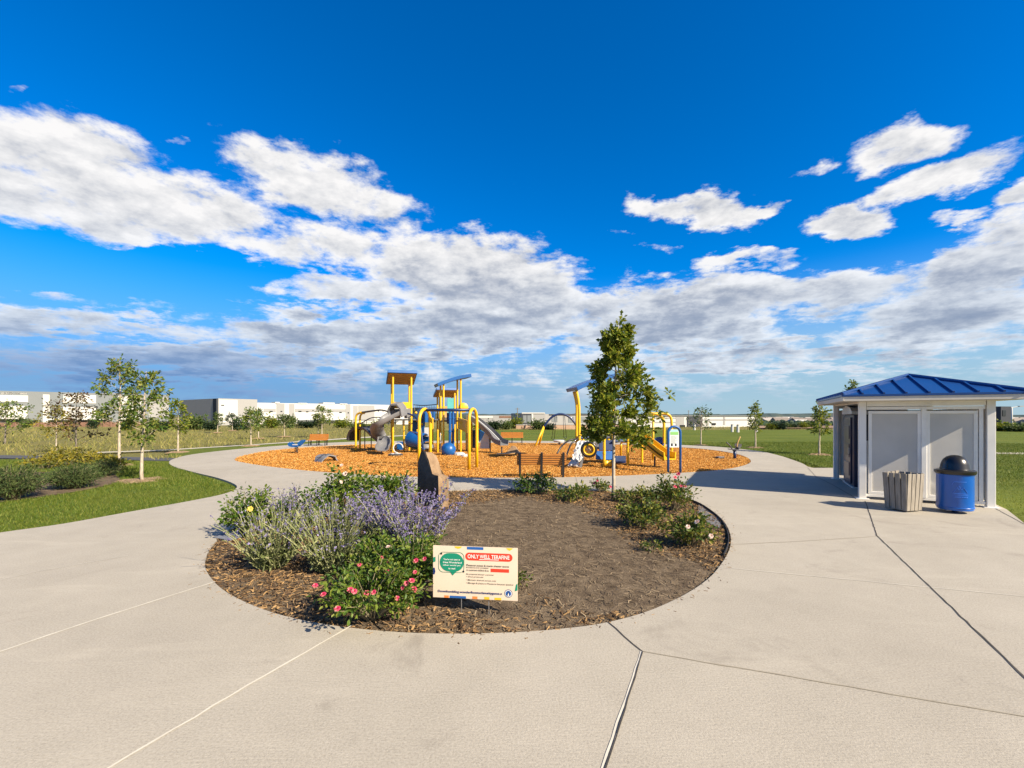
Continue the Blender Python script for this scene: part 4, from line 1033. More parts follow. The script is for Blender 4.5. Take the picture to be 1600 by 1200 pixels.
mb.inst(*BT, np.column_stack([q, terr(q[:, 0], q[:, 1]) - .01]), dir_axes(dv, R, 0), sc); o = mb.build('prairie_grass', M_dryblade); o['kind'] = 'stuff'; tag(o, 'rough yellow olive prairie grass beyond the left lawn', 'grass')

# ------------------------------------------------------------------ left lawn planting
def mulch_ring(px, py, r):
    c = G(px, py, -.07); mb = MB(); n = 26; rr = r * (1 + R.normal(size=n) * .10)
    V = [[c[0], c[1], .03]] + [[c[0] + rr[i] * .6 * math.cos(2 * math.pi * i / n), c[1] + rr[i] * .6 * math.sin(2 * math.pi * i / n), .0 + R.normal() * .012] for i in range(n)] + [[c[0] + rr[i] * math.cos(2 * math.pi * i / n), c[1] + rr[i] * math.sin(2 * math.pi * i / n), -.07] for i in range(n)]
    mb.add(V, [[0, 1 + i, 1 + (i + 1) % n] for i in range(n)]); mb.F += [np.array([[1 + i, 1 + n + i, 1 + n + (i + 1) % n, 1 + (i + 1) % n]]) for i in range(n)]
    o = mb.build('mulch_ring', M_ring); o['kind'] = 'structure'
M_ring = M('tree_ring_mulch', [(.10, .06, .03), (.26, .17, .09), (.40, .29, .17)], .95, 14, 6, 1, 40, dist=.03)
def LB(px, py): return G(px, py, -.05)
tree('maple_tree', 'sapling with pale trunk nearest the path on the left lawn', 'tree', LB(222, 752), 3.45, 1.15, lambda f: .50 * (1 - f) ** .5 * (.6 + .4 * min(1, f * 3)) + .12, 22, 4, 1500, .125, M_maple, M_bark, .05, seed=14, T=LEAF_OAK, upang=(.5, 1.0), spread=.15, group='young trees on the lawn', lean=(.12, 0))
tree('maple_tree', 'tallest sapling standing behind its neighbour on the left lawn', 'tree', LB(186, 728), 4.35, 1.5, lambda f: .86 * (1 - f) ** .75 + .10, 26, 5, 1900, .14, M_maple, M_bark, .055, seed=15, upang=(.3, .8), spread=.17, group='young trees on the lawn')
mulch_ring(222, 752, .75); mulch_ring(186, 729, .7)
for i, (px, py, rad, hh, lab) in enumerate(((20, 780, .66, .84, 'large dark green mugo pine at the left edge of the photo'), (115, 763, .58, .68, 'dark green mugo pine in the middle of the lawn bed'), (162, 744, .50, .50, 'smallest mugo pine at the right tip of the lawn bed'))):
    r = bush('mugo_pine', lab, 'shrub', LB(px, py), rad, hh, 220, 7000 if i < 2 else 3500, .095, M_juni, None, 0, 'mugo pines on the left lawn', 50 + i, T=([[0, .06, 0], [0, -.06, 0], [.6, -.07, 0], [.6, .07, 0], [1, 0, 0]], [[0, 1, 2], [0, 2, 3], [3, 2, 4]]), up=.2, inner=.25)
sheet('shrub_bed', smooth_closed(GP([(-60, 784), (20, 779), (90, 770), (150, 760), (190, 749), (178, 738), (100, 735), (0, 738), (-80, 745)]), 4), M_soil, -.042)
for i, (px, py, rad, hh, lab) in enumerate(((105, 728, .9, .80, 'golden shrub behind the mugo pines'), (75, 733, .8, .62, 'golden green shrub behind the left mugo pines'), (150, 728, .7, .55, 'yellowing shrub just left of the tall sapling'), (172, 736, .55, .50, 'dull gold shrub at the foot of the tall sapling'))):
    bush('golden_shrub', lab, 'shrub', LB(px, py), rad, hh, 40, 900, .10, M_yshrub, None, 0, 'golden shrubs on the left lawn', 60 + i)
tree('plum_tree', 'small bronze leaved tree behind the golden shrubs', 'tree', LB(120, 724), 2.85, .7, lambda f: .95 * (1 - f) ** .5 + .1, 20, 5, 900, .13, M_red, M_barkd, .04, seed=17, upang=(.5, 1.0), spread=.2)
tree('young_tree', 'leafy young tree cut off by the left edge of the photo', 'tree', G(8, 694, -.14), 3.0, .7, lambda f: 1.3 * (1 - f) ** .5 + .15, 20, 5, 900, .20, M_maple, M_barkd, .06, seed=18, upang=(.4, .9), spread=.25)
tree('young_tree', 'slim young tree with yellow leaves left of the bronze tree', 'tree', G(88, 709, -.14), 2.6, .8, lambda f: .8 * (1 - f) ** .5 + .15, 16, 5, 600, .15, M_yshrub, M_bark, .04, seed=19, upang=(.4, .9), spread=.2)
# ------------------------------------------------------------------ playground
ZC = -.03
def vpost(mb, x, y, z1, r=.055, z0=ZC - .03): return mb.tube([(x, y, z0), (x, y, z1)], r, 10)
def post(par, xy, z1, r=.055, m=None, name='post', z0=ZC - .03, cap=True):
    mb = MB(); mb.tube([(*xy, z0), (*xy, z1)], r, 12); [mb.lathe([(r, zz - .05), (r * 1.22, zz - .045), (r * 1.22, zz + .045), (r, zz + .05)], (*xy, 0), 12) for zz in (.55, 1.15, 1.9, 2.5) if zz < z1 - .2 and r > .05]; mb.lathe([(r * 1.08, 0), (r * 1.08, .03), (r * .6, .055), (0, .06)], (*xy, z1 - .01), 12)
    return mb.build(name, m or M_yellow, par, True, autosmooth=40)
def pipe(par, pts, r, m, name, n=6, sm=True):
    mb = MB(); mb.tube(spline(pts, n) if n else pts, r, 9); return mb.build(name, m, par, True)
def slab(par, name, m, corners, t=.06, bev=.012):
    mb = MB(); mb.plate(corners, t); return mb.build(name, m, par, bevel=bev)
def tilt_roof(par, a, u, v, z0, z1, ov=.28):
    a = np.array([*a, 0.]); u = np.array([*u, 0.]); v = np.array([*v, 0.]); un = u / np.linalg.norm(u); vn = v / np.linalg.norm(v)
    lo = np.array([0, 0, z0]); hi = np.array([0, 0, z1])
    c = [a - un * ov - vn * ov + lo, a + u + un * ov - vn * ov + lo, a + u + v + un * ov + vn * ov + hi, a + v - un * ov + vn * ov + hi]
    r = slab(par, 'roof', M_blue, c, .15, .02)
    n = np.cross(c[1] - c[0], c[2] - c[0]); n /= np.linalg.norm(n)
    m_ = sum(c) / 4; cc_ = [m_ + (q - m_) * .93 - n * .084 for q in c]
    mb = MB(); mb.plate(cc_, .012)
    for k in range(1, 5):
        p = cc_[0] + (cc_[3] - cc_[0]) * k / 5 - n * .015; q = cc_[1] + (cc_[2] - cc_[1]) * k / 5 - n * .015; mb.beam(p, q, .05, .02, up=n)
    mb.build('roof_underside', M_tan, r)
    return r
# ---- large climbing structure
ps = thing('play_structure', 'large yellow and blue climbing structure with roofed towers and grey slides', 'play structure', X(665, 25.5, ZC))
u1 = np.array([.95, .33]); v1 = np.array([-.36, 1.05]); T1 = X(614, 25)[:2]
for q, z in ((T1, 4.25), (T1 + u1, 4.25), (T1 + v1, 3.8), (T1 + u1 + v1, 3.8)): post(ps, q, z)
tilt_roof(ps, T1, u1, v1, 4.46, 3.92, .30)
def q3(a, z): return np.array([*a, z])
slab(ps, 'deck', M_dgrey, [q3(T1, 1.78), q3(T1 + u1, 1.78), q3(T1 + u1 + v1, 1.78), q3(T1 + v1, 1.78)], .08)
off = np.array([.02, -.07])
slab(ps, 'panel', M_yellow, [q3(T1 + off + u1 * .05, 2.42), q3(T1 + off + u1 * .95, 2.42), q3(T1 + off + u1 * .95, 2.78), q3(T1 + off + u1 * .05, 2.78)], .05)
slab(ps, 'panel', M_grey, [q3(T1 + off + u1 * .05, 1.86), q3(T1 + off + u1 * .40, 1.86), q3(T1 + off + u1 * .40, 2.40), q3(T1 + off + u1 * .05, 2.40)], .05)
slab(ps, 'panel', M_grey, [q3(T1 + off + u1 * .60, 1.86), q3(T1 + off + u1 * .95, 1.86), q3(T1 + off + u1 * .95, 2.40), q3(T1 + off + u1 * .60, 2.40)], .05)
slab(ps, 'panel', M_yellow, [q3(T1 + v1 * .05 + u1, 1.86), q3(T1 + v1 * .95 + u1, 1.86), q3(T1 + v1 * .95 + u1, 2.78), q3(T1 + v1 * .05 + u1, 2.78)], .05)
# overhead ladder to the left
LA, LB_ = X(556, 26.2)[:2], X(562.5, 27.3)[:2]
for p_, t_ in ((LA, T1 + v1 * .1), (LB_, T1 + v1 * .95)):
    z_ = 2.10
    d_ = np.array([*(t_ - p_), 0])
    pipe(ps, [q3(p_, ZC - .03), q3(p_, 1.0), q3(p_, z_ - .28), q3(p_, z_) + d_ * .04, q3(p_, z_ + .12) + d_ * .16], .058, M_yellow, 'post')
    rl = pipe(ps, [q3(p_, z_ + .12) + d_ * .16, q3(p_, 2.30) + d_ * .45, q3(p_, 2.34) + d_ * .7, q3(p_, 2.20) + d_ * .98], .04, M_dgrey, 'overhead_rail')
for k in range(6):
    f = .22 + k * .13
    a = q3(LA, 2.16 + .12 * math.sin(f * 3.0)) + np.array([*(T1 + v1 * .1 - LA), 0]) * f; b = q3(LB_, 2.16 + .12 * math.sin(f * 3.0)) + np.array([*(T1 + v1 * .95 - LB_), 0]) * f
    pipe(ps, [a, b], .022, M_dgrey, 'rung', 0)
pipe(ps, [P(562, 663, 26.4), P(580, 653, 26), P(600, 653, 25.6), P(611, 660, 25.4)], .03, M_dgrey, 'guard_rail')
wv = MB(); wv.sweep([(-.36, -.03), (.36, -.03), (.40, .12), (.36, .12), (.32, .03), (-.32, .03), (-.36, .12), (-.40, .12)], spline([P(552, 688, 27.4), P(556, 674, 27.2), P(566, 669, 27), P(578, 672, 26.6), P(588, 682, 26.2), P(598, 692, 26.0)], 6), closed=True)
wv.build('wave_climber', M_dgrey, ps, True, autosmooth=40)
for px, d_, zt in ((570, 26.8, 1.2), (580, 26.5, 1.05)): post(ps, X(px, d_)[:2], zt, .03, M_dgrey, 'leg')
# spiral slide
sp_ = spline([P(628, 648, 25.0), P(618, 651, 24.5), P(604, 659, 24.0), P(594, 668, 23.9), P(589, 677, 24.3), P(592, 686, 24.7), P(599, 693, 24.5), P(600, 700, 24.0), P(597, 705, 23.3)], 6)
sl_ = MB(); sl_.sweep([(-.36, .30), (-.34, .10), (-.21, 0), (.21, 0), (.34, .10), (.36, .30), (.31, .30), (.29, .13), (.18, .05), (-.18, .05), (-.29, .13), (-.31, .30)], sp_, closed=True)
sl_.build('spiral_slide', M_grey, ps, True, autosmooth=50)
post(ps, X(596, 24.4)[:2], .5, .04, M_grey, 'slide_leg')
hd = MB(); hd.sweep([(-.42, 0), (-.40, .45), (-.2, .72), (.2, .72), (.40, .45), (.42, 0), (.36, 0), (.33, .42), (.16, .64), (-.16, .64), (-.33, .42), (-.36, 0)], [P(626, 648, 25.0), P(617, 652, 24.4)], closed=True); hd.build('slide_hood', M_grey, ps, True, autosmooth=40)
# arched climber, blue wall, blue tunnel
for dd in (0, .55):
    pipe(ps, [P(629, 649, 25.2 + dd), P(638, 646.5, 25.0 + dd), P(649, 652, 24.7 + dd), P(656, 664, 24.4 + dd), P(660, 690, 24.2 + dd), P(661, 704, 24.2 + dd)], .05, M_dblue, 'arch_rail')
for k in range(6):
    a = P([634, 642, 650, 655, 658.5, 660][k], [647, 647.5, 653, 662, 676, 688][k], 24.9 - k * .12); pipe(ps, [a, a + np.array([0, .55, 0])], .025, M_dblue, 'rung', 0)
slab(ps, 'climbing_wall', M_blue, [P(645, 690, 26.2), P(663, 690, 25.9), P(664, 637, 25.9), P(645, 637, 26.2)], .09)
for (px, py) in ((650, 645), (658, 650), (652, 657), (660, 663)):
    mb = MB(); mb.lathe([(0, .10), (.05, .08), (.08, .02), (.08, 0)], P(px, py, 25.95), 10, axis=(0.0, -1, 0.05)); mb.build('hand_hold', M_yellow, ps, True)
tn = MB(); tn.lathe([(.44, 0), (.46, .05), (.46, .95), (.44, 1.0), (.40, .98), (.40, .02), (.44, 0)], P(640, 686, 25.0), 24, axis=(.93, -.35, -.12)); tn.build('tunnel', M_blue, ps, True, autosmooth=40)
slab(ps, 'bubble_panel', M_blue, [P(664, 640, 25.4), P(680, 640, 26.6), P(680, 660, 26.6), P(664, 660, 25.4)], .06)
pipe(ps, [P(646, 632.5, 26), P(662, 633.5, 26.4), P(682, 632, 27)], .025, M_black, 'net_rope')
mb = MB()
for k in range(9):
    a = P(648 + k * 3.8, 634, 26 + k * .1); mb.tube([a, a + np.array([0, 0, -.30])], .012, 5); 
for k in range(2): mb.tube([P(647, 637 + 3 * k, 26), P(681, 637 + 3 * k, 27)], .012, 5)
mb.build('net', M_greyp, ps)
# rear tower
T2 = X(687, 27.5)[:2]; u2_ = np.array([.88, .30]); v2_ = np.array([-.28, .85])
for q, z in ((T2, 3.5), (T2 + u2_, 3.5), (T2 + v2_, 3.2), (T2 + u2_ + v2_, 3.2)): post(ps, q, z)
tilt_roof(ps, T2, u2_, v2_, 3.66, 3.26, .24)
slab(ps, 'deck', M_dgrey, [q3(T2, 1.85), q3(T2 + u2_, 1.85), q3(T2 + u2_ + v2_, 1.85), q3(T2 + v2_, 1.85)], .08)
slab(ps, 'panel', M_tan, [q3(T2 + u2_ * .05, 1.9), q3(T2 + u2_ * .5, 1.9), q3(T2 + u2_ * .5, 2.6), q3(T2 + u2_ * .05, 2.6)], .05)
slab(ps, 'clear_panel', M_teal, [q3(T2 + u2_ * .5, 2.1), q3(T2 + u2_ * .95, 2.1), q3(T2 + u2_ * .95, 3.1), q3(T2 + u2_ * .5, 3.1)], .03)
# front right tower with the curved roof
T3 = X(693, 25)[:2]; u3_ = np.array([.93, .30]); v3_ = np.array([-.30, .86])
for q, z in ((T3, 3.75), (T3 + u3_, 4.08), (T3 + v3_, 3.75), (T3 + u3_ + v3_, 4.08)): post(ps, q, z)
un = u3_ / np.linalg.norm(u3_)
rp = spline([q3(T3 - un * .34 + v3_ * .5, 3.72), q3(T3 + un * .25 + v3_ * .5, 3.96), q3(T3 + un * .9 + v3_ * .5, 4.17), q3(T3 + un * 1.55 + v3_ * .5, 4.30)], 6)
cr = MB(); cr.sweep([(-.68, -.09), (.68, -.09), (.68, .09), (-.68, .09)], rp, closed=True); cr.build('roof', M_blue, ps, bevel=.015)
slab(ps, 'deck', M_dgrey, [q3(T3, 1.72), q3(T3 + u3_, 1.72), q3(T3 + u3_ + v3_, 1.72), q3(T3 + v3_, 1.72)], .08)
slab(ps, 'deck', M_dgrey, [q3(T3 + v3_, 1.70), q3(T3 + u3_ + v3_, 1.70), q3(T2 + u2_, 1.80), q3(T2, 1.80)], .08)
slab(ps, 'bridge', M_dgrey, [P(645, 656, 25.6), P(686, 656, 26.4), P(686, 656, 27.3), P(645, 656, 26.5)], .08)
slab(ps, 'panel', M_yellow, [P(716, 669, 25.2), P(731, 677, 23.9), P(731, 657, 23.9), P(716, 652, 25.2)], .07)
mb = MB(); mb.lathe([(0, .03), (.24, .03), (.28, 0), (.24, -.03), (0, -.03)], P(724, 637, 25.4), 20, axis=(.2, -.97, 0)); mb.build('round_panel', M_yellow, ps, True, autosmooth=40)
slab(ps, 'panel', M_dblue, [P(698, 662, 24.8), P(712, 663, 24.9), P(712, 645, 24.9), P(698, 645, 24.8)], .05)
slab(ps, 'panel', M_tan, [P(735, 704, 25.2), P(728, 704, 26), P(728, 662, 26), P(735, 662, 25.2)], .05)
for px, d_, zt in ((703, 24.7, 2.3), (708, 24.9, 2.3)): post(ps, X(px, d_)[:2], zt, .075, M_blue, 'climbing_pole')
for px, d_, zt in ((731, 26.2, 2.0), (676, 26.0, 1.85), (684, 24.9, 1.2), (737, 25.6, 1.8)): post(ps, X(px, d_)[:2], zt, .045)
post(ps, X(688, 25.3)[:2], 1.0, .035, M_greyp, 'rail_post')
slab(ps, 'counter', M_tan, [P(676, 690, 24.8), P(664, 691, 24.8), P(664, 691, 25.4), P(676, 690, 25.4)], .05)
slab(ps, 'play_panel', M_greyp, [P(663, 682, 24.9), P(671, 682, 24.9), P(671, 668, 24.9), P(663, 668, 24.9)], .04)
# straight slide to the right
s2 = spline([P(731, 656, 25.6), P(738, 657, 25.5), P(752, 667, 25.2), P(768, 681, 24.8), P(778, 692, 24.4), P(788, 696, 24.0)], 6)
mb = MB(); mb.sweep([(-.30, .26), (-.28, 0), (.28, 0), (.30, .26), (.26, .28), (.24, .05), (-.24, .05), (-.26, .28)], s2, closed=True); mb.build('straight_slide', M_grey, ps, True, autosmooth=50)
pipe(ps, [P(737, 650, 25.3), P(745, 655, 25.1), P(764, 671, 24.7), P(780, 687, 24.2)], .03, M_greyp, 'hand_rail')
post(ps, X(784, 24.2)[:2], .3, .04, M_dgrey, 'slide_leg')
slab(ps, 'panel', M_blue, [P(744, 668, 25.8), P(759, 677, 25.6), P(749, 691, 25.8)], .05)
slab(ps, 'panel', M_dblue, [P(735, 672, 25.9), P(746, 672, 25.9), P(746, 700, 25.9), P(735, 700, 25.9)], .05)
cl = MB(); cl.plate([P(750, 701, 25.2), P(765, 701, 25.0), P(765, 675, 25.0), P(758, 675, 25.1), P(751, 690, 25.2)], .10); cl.build('low_climber', M_greyp, ps, bevel=.03)
post(ps, X(766, 25.0)[:2], 1.05, .035, M_dgrey, 'climber_post')
# deck skirts and under-deck panels
slab(ps, 'play_panel', M_blue, [P(620, 703, 26.4), P(632, 703, 26.4), P(632, 690, 26.4), P(620, 690, 26.4)], .05)
for (px, d_, zt) in ((631, 25.6, 1.7), (652, 25.3, 1.2)): post(ps, X(px, d_)[:2], zt, .045)
mb = MB(); ang_ = np.linspace(0, 2 * math.pi, 25); ce = P(622, 700, 24.3); mb.tube([ce + np.array([.26 * math.cos(a), .05 * math.sin(a), .26 * math.sin(a)]) for a in ang_[:-6]], .035, 8, True); mb.build('play_hoop', M_greyp, ps, True)
mb = MB(); mb.lathe([(0, .18), (.30, .16), (.42, .06), (.45, -.04), (.45, -.10), (0, -.12)], P(666, 697, 25.2), 20); mb.build('step_pod', M_grey, ps, True, autosmooth=40)

# ---- yellow double arch with the blue beam
fa = thing('overhead_frame', 'two tall yellow arches joined by a dark blue beam before the climbing structure', 'play equipment', X(700, 17.2, ZC))
def arch(par, a, b, zt, r=.062):
    a = np.array([*a, 0.]); b = np.array([*b, 0.]); c = (a + b) / 2; h = (b - a) / 2; rad = np.linalg.norm(h); e = h / rad
    pts = [a + np.array([0, 0, ZC - .04]), a + np.array([0, 0, .9])] + [c - e * rad * math.cos(q) + np.array([0, 0, zt - rad * 1.1 + rad * 1.1 * math.sin(q)]) for q in np.linspace(0, math.pi, 13)] + [b + np.array([0, 0, .9]), b + np.array([0, 0, ZC - .04])]
    mb = MB(); mb.tube(pts, r, 12); mb.build('arch', M_yellow, par, True); return c + np.array([0, 0, zt])
a1 = arch(fa, X(655, 16.9)[:2], X(672.5, 17.7)[:2], 2.27); a2 = arch(fa, X(733, 16.9)[:2], X(745, 17.6)[:2], 2.27)
mb = MB(); mb.tube([a1 + np.array([-.06, 0, -.04]), a2 + np.array([.06, 0, -.04])], .06, 12); mb.build('beam', M_dblue, fa, True)
bw = thing('spinner_seat', 'blue bowl spinner seat sunk in the wood chips under the arch beam', 'spinner', G(701, 711, ZC))
d_ = G(701, 711, ZC)[1]; c_ = P(700, 702, d_); ax = np.array([-.25, -.85, .42]); ax /= np.linalg.norm(ax)
mb = MB(); mb.lathe([(0, -.30), (.20, -.26), (.33, -.14), (.38, .02), (.39, .10), (.36, .10), (.34, .02), (.29, -.10), (.17, -.20), (0, -.24)], c_, 24, axis=-ax); mb.build('bowl', M_blue, bw, True, autosmooth=50)
mb = MB(); mb.tube([c_ - ax * .0 + np.array([.2, .25, -.05]), np.array([c_[0] + .22, c_[1] + .25, ZC - .03])], .08, 10); mb.build('pivot', M_dgrey, bw, True)
rk = thing('stepping_stone', 'small pale stepping pod on the chips beside the blue spinner', 'stepping stone', G(722, 712, ZC))
mb = MB(); mb.lathe([(.30, 0), (.28, .10), (.20, .14), (0, .15)], G(718, 711, ZC), 10); mb.build('pod', M_greyp, rk)
mb = MB(); mb.lathe([(.24, 0), (.22, .08), (.15, .11), (0, .12)], G(727, 713, ZC), 9); mb.build('pod', M_greyp, rk)

# ---- toddler structure behind the oak
tsx = thing('toddler_structure', 'small play structure with blue curved roof and yellow slide behind the oak', 'play structure', X(950, 18.6, ZC))
E1, E2, E3, E4 = X(905, 19.2)[:2], X(957, 19.6)[:2], X(901, 20.4)[:2], X(951, 20.8)[:2]
pipe(tsx, [q3(E1, ZC - .05), q3(E1, 1.6), q3(E1, 2.5) + np.array([-.02, 0, 0]), q3(E1, 3.12) + np.array([-.13, 0, 0])], .062, M_yellow, 'post')
pipe(tsx, [q3(E3, ZC - .05), q3(E3, 1.6), q3(E3, 2.5), q3(E3, 3.12) + np.array([-.13, 0, 0])], .062, M_yellow, 'post')
for q in (E2, E4): post(tsx, q, 3.45, .062)
rp = spline([X(893, 19.8, 3.16), X(912, 19.9, 3.40), X(945, 20.1, 3.72), X(985, 20.3, 3.92)], 6)
mb = MB(); mb.sweep([(-.78, -.08), (.78, -.08), (.78, .08), (-.78, .08)], rp, closed=True); mb.build('roof', M_blue, tsx, bevel=.015)
slab(tsx, 'deck', M_dblue, [q3(E1, 1.05), q3(E2, 1.05), q3(E4, 1.05), q3(E3, 1.05)], .08)
slab(tsx, 'deck', M_dblue, [X(957, 18.4, .95), X(1002, 18.6, .95), X(996, 19.6, .95), X(957, 19.6, .95)], .07)
for px, py in ((944, 731), (981, 727), (1003, 723)):
    g_ = G(px, py, ZC); post(tsx, g_[:2], {944: 1.15, 981: 1.05, 1003: 1.15}[px], .055)
pipe(tsx, [G(970, 716, ZC), P(970, 700, 20.8), P(971, 692, 20.8), P(976, 690.5, 20.4), P(986, 691, 19.8)], .05, M_yellow, 'hand_rail')
slab(tsx, 'panel', M_blue, [P(931, 718, 17.7), P(957, 719, 17.7), P(957, 705, 17.9), P(931, 705, 17.9)], .06)
slab(tsx, 'panel', M_dblue, [P(936, 704, 18.4), P(957, 704, 18.4), P(957, 688, 18.6), P(936, 688, 18.6)], .06)
slab(tsx, 'step', M_dblue, [P(956, 722, 17.2), P(978, 722, 17.2), P(978, 714, 18.4), P(956, 714, 18.4)], .10)
slab(tsx, 'panel', M_grey, [P(931, 702, 18.9), P(937, 702, 18.9), P(937, 685, 18.9), P(931, 685, 18.9)], .05)
for k, px in enumerate((948, 954)):
    mb = MB(); mb.lathe([(0, -.03), (.10, -.02), (.12, 0), (.10, .02), (0, .03)], P(px, 724, 17.4), 14, axis=(0.1, -1, .1)); mb.build('flower_spinner', M_yellow, tsx, True)
wc = P(920, 702.5, 17.2); wax = np.array([-.12, -.99, 0.0])
def torus(c, R_, r_, ax, n=28, k=8):
    d, s, u = basis(ax); mb = MB(); V = []
    for i in range(n):
        a = 2 * math.pi * i / n; e = math.cos(a) * s + math.sin(a) * u
        for j in range(k): b = 2 * math.pi * j / k; V.append(c + e * (R_ + r_ * math.cos(b)) + d * r_ * math.sin(b))
    F = [[i * k + j, ((i + 1) % n) * k + j, ((i + 1) % n) * k + (j + 1) % k, i * k + (j + 1) % k] for i in range(n) for j in range(k)]
    return mb.add(V, np.array(F))
wh = torus(wc, .265, .055, wax).build('wheel', M_blackp, tsx, True)
torus(wc + wax * .03, .195, .035, wax).build('wheel_ring', M_yellow, wh, True)
mb = MB(); mb.lathe([(0, .03), (.06, .02), (.08, 0), (.165, 0), (.165, -.02), (0, -.02)], wc, 20, axis=wax); mb.build('wheel_hub', M_tan, wh, True)
for k in range(5):
    a = 2 * math.pi * k / 5; d, s, u = basis(wax); mb = MB(); mb.beam(wc + wax * .02, wc + wax * .02 + (math.cos(a) * s + math.sin(a) * u) * .17, .03, .02, up=wax); mb.build('spoke', M_dgrey, wh)
# rocky climber: lumpy moulded wall
gq = [P(887, 728, 17.6), P(904, 729, 17.5), P(917, 690, 18.7), P(905, 689, 18.8)]
mb = MB(); V = []; nu, nv = 9, 13
for i in range(nu):
    for j in range(nv):
        f, g_ = i / (nu - 1), j / (nv - 1); p = (gq[0] * (1 - f) + gq[1] * f) * (1 - g_) + (gq[3] * (1 - f) + gq[2] * f) * g_
        V.append(p + np.array([0, -1, .4]) * (R.uniform(0, .14)) + np.array([1, 0, 0]) * R.normal() * .03)
Fq = [[i * nv + j, (i + 1) * nv + j, (i + 1) * nv + j + 1, i * nv + j + 1] for i in range(nu - 1) for j in range(nv - 1)]
mb.add(V, np.array(Fq)); ro = mb.build('rock_climber', M_greyp, tsx); so_ = ro.modifiers.new('thick', 'SOLIDIFY'); so_.thickness = .08; so_.offset = -1
for (px, py) in ((898, 716), (905, 708), (897, 724), (907, 700), (910, 718)):
    mb = MB(); mb.lathe([(0, .05), (.05, .03), (.07, 0)], P(px, py, 17.62 + (728 - py) * .03), 9, axis=(0, -1, .3)); mb.build('foot_hold', M_black, tsx, True)
slab(tsx, 'climber_side', M_dgrey, [P(904, 731, 17.55), P(909, 731, 17.6), P(917, 692, 18.6), P(914, 692, 18.6)], .05)
for dx_ in (0, 13):
    pipe(tsx, [P(870 + dx_ * .9, 710 + dx_ * .9, 18.2 - dx_ * .03), P(877 + dx_ * .8, 698 + dx_ * .6, 18.4), P(886 + dx_ * .5, 690 + dx_ * .3, 18.8), P(896 + dx_ * .4, 686.5, 19), P(905, 686, 19.2)], .035, M_black, 'hoop_rail')
# yellow slide
s3 = spline([P(987, 686, 18.8), P(998, 687, 18.5), P(1012, 697, 18.2), P(1030, 711, 17.8), P(1042, 717.5, 17.5), P(1047, 718.5, 17.3)], 6)
mb = MB(); mb.sweep([(-.27, .30), (-.25, .0), (.25, .0), (.27, .30), (.23, .30), (.21, .05), (-.21, .05), (-.23, .30)], s3, closed=True); mb.build('slide', M_yellow, tsx, True, autosmooth=50)
mb = MB(); mb.sweep([(-.20, -.03), (.20, -.03), (.285, .16), (.275, .16), (.20, -.005), (-.20, -.005)], s3[:-5], closed=True); mb.build('slide_underside', M_black, tsx)  # black shell paints in the shaded side and underside of the slide
post(tsx, X(1023, 17.9)[:2], .35, .035, M_dgrey, 'slide_leg')
# tall yellow loops with the blue seat
lp = thing('loop_bars', 'two tall curved yellow loop bars with a round blue seat right of the oak', 'play equipment', X(1034, 20.4, ZC))
pipe(lp, [X(1037.5, 20.2, ZC - .05), X(1037.5, 20.2, 1.1), P(1037.5, 662, 20.2), P(1035, 653, 20.2), P(1029, 648, 20.2), P(1020, 646, 20.2), P(1008, 646, 20.3)], .06, M_yellow, 'loop_bar')
pipe(lp, [X(1049.5, 21.2, ZC - .05), X(1049.5, 21.2, 1.1), P(1049.5, 662, 21.2), P(1048, 652, 21.2), P(1042, 647, 21.2), P(1032, 646, 21.2), P(1012, 646, 20.9)], .06, M_yellow, 'loop_bar')
pipe(lp, [X(1020.5, 20.7, ZC - .05), X(1020.5, 20.7, 2.1)], .05, M_yellow, 'post', 0)
mb = MB(); mb.lathe([(0, -.14), (.14, -.11), (.23, -.02), (.25, .06), (.22, .06), (.18, -.01), (0, -.08)], P(1030, 691, 20.3), 20, axis=(-.3, -.8, .5)); mb.build('round_seat', M_blue, lp, True, autosmooth=40)
pipe(lp, [P(1030, 691, 20.3), P(1037.5, 692, 20.2)], .035, M_blue, 'seat_arm', 0)

# ---- far swing arch
sw = thing('swing_set', 'dark arched swing frame on splayed yellow legs at the far side', 'swing set', X(878, 30.5, ZC))
for dy_ in (0, 1):
    for sgn in (-1, 1):
        cx_ = 876; b_ = X(cx_ + sgn * (40 - 6 * dy_), 30.2 + dy_ * 1.0, ZC - .04); t__ = P(cx_ + sgn * 26, 666, 30.7)
        pipe(sw, [b_, t__], .065, M_yellow, 'leg', 0)
pipe(sw, [P(850, 667, 30.7), P(857, 657, 30.7), P(865, 650, 30.7), P(876, 647, 30.7), P(887, 650, 30.7), P(895, 657, 30.7), P(902, 667, 30.7)], .075, M_dblue, 'arch')
for px in (858, 864): pass
for (pa, pb, py) in ((862, 866, 686), (881, 885, 684)):
    for q in (pa, pb): pipe(sw, [P(q * .5 + (873 if q < 873 else 879) * .5, 648.5, 30.7), P(q, py, 30.6)], .018, M_black, 'chain', 0)
    mb = MB(); mb.sweep([(-.12, 0), (.12, 0), (.12, .03), (-.12, .03)], spline([P(pa, py, 30.6), P((pa + pb) / 2, py + 1.2, 30.6), P(pb, py, 30.6)], 4), closed=True); mb.build('swing_seat', M_black, sw)
ds = thing('disc_swing_mat', 'pale round mat on the chips under the far swing arch', 'mat', X(874, 31.5, ZC)); 
mb = MB(); mb.lathe([(.40, 0), (.42, .10), (.36, .14), (0, .15)], X(874, 31.5, .18), 18); mb.build('disc', M_greyp, ds, True, autosmooth=40)
mb = MB(); mb.tube([X(874, 31.5, ZC - .03), X(874, 31.5, .2)], .08, 8); mb.build('stem', M_grey, ds)

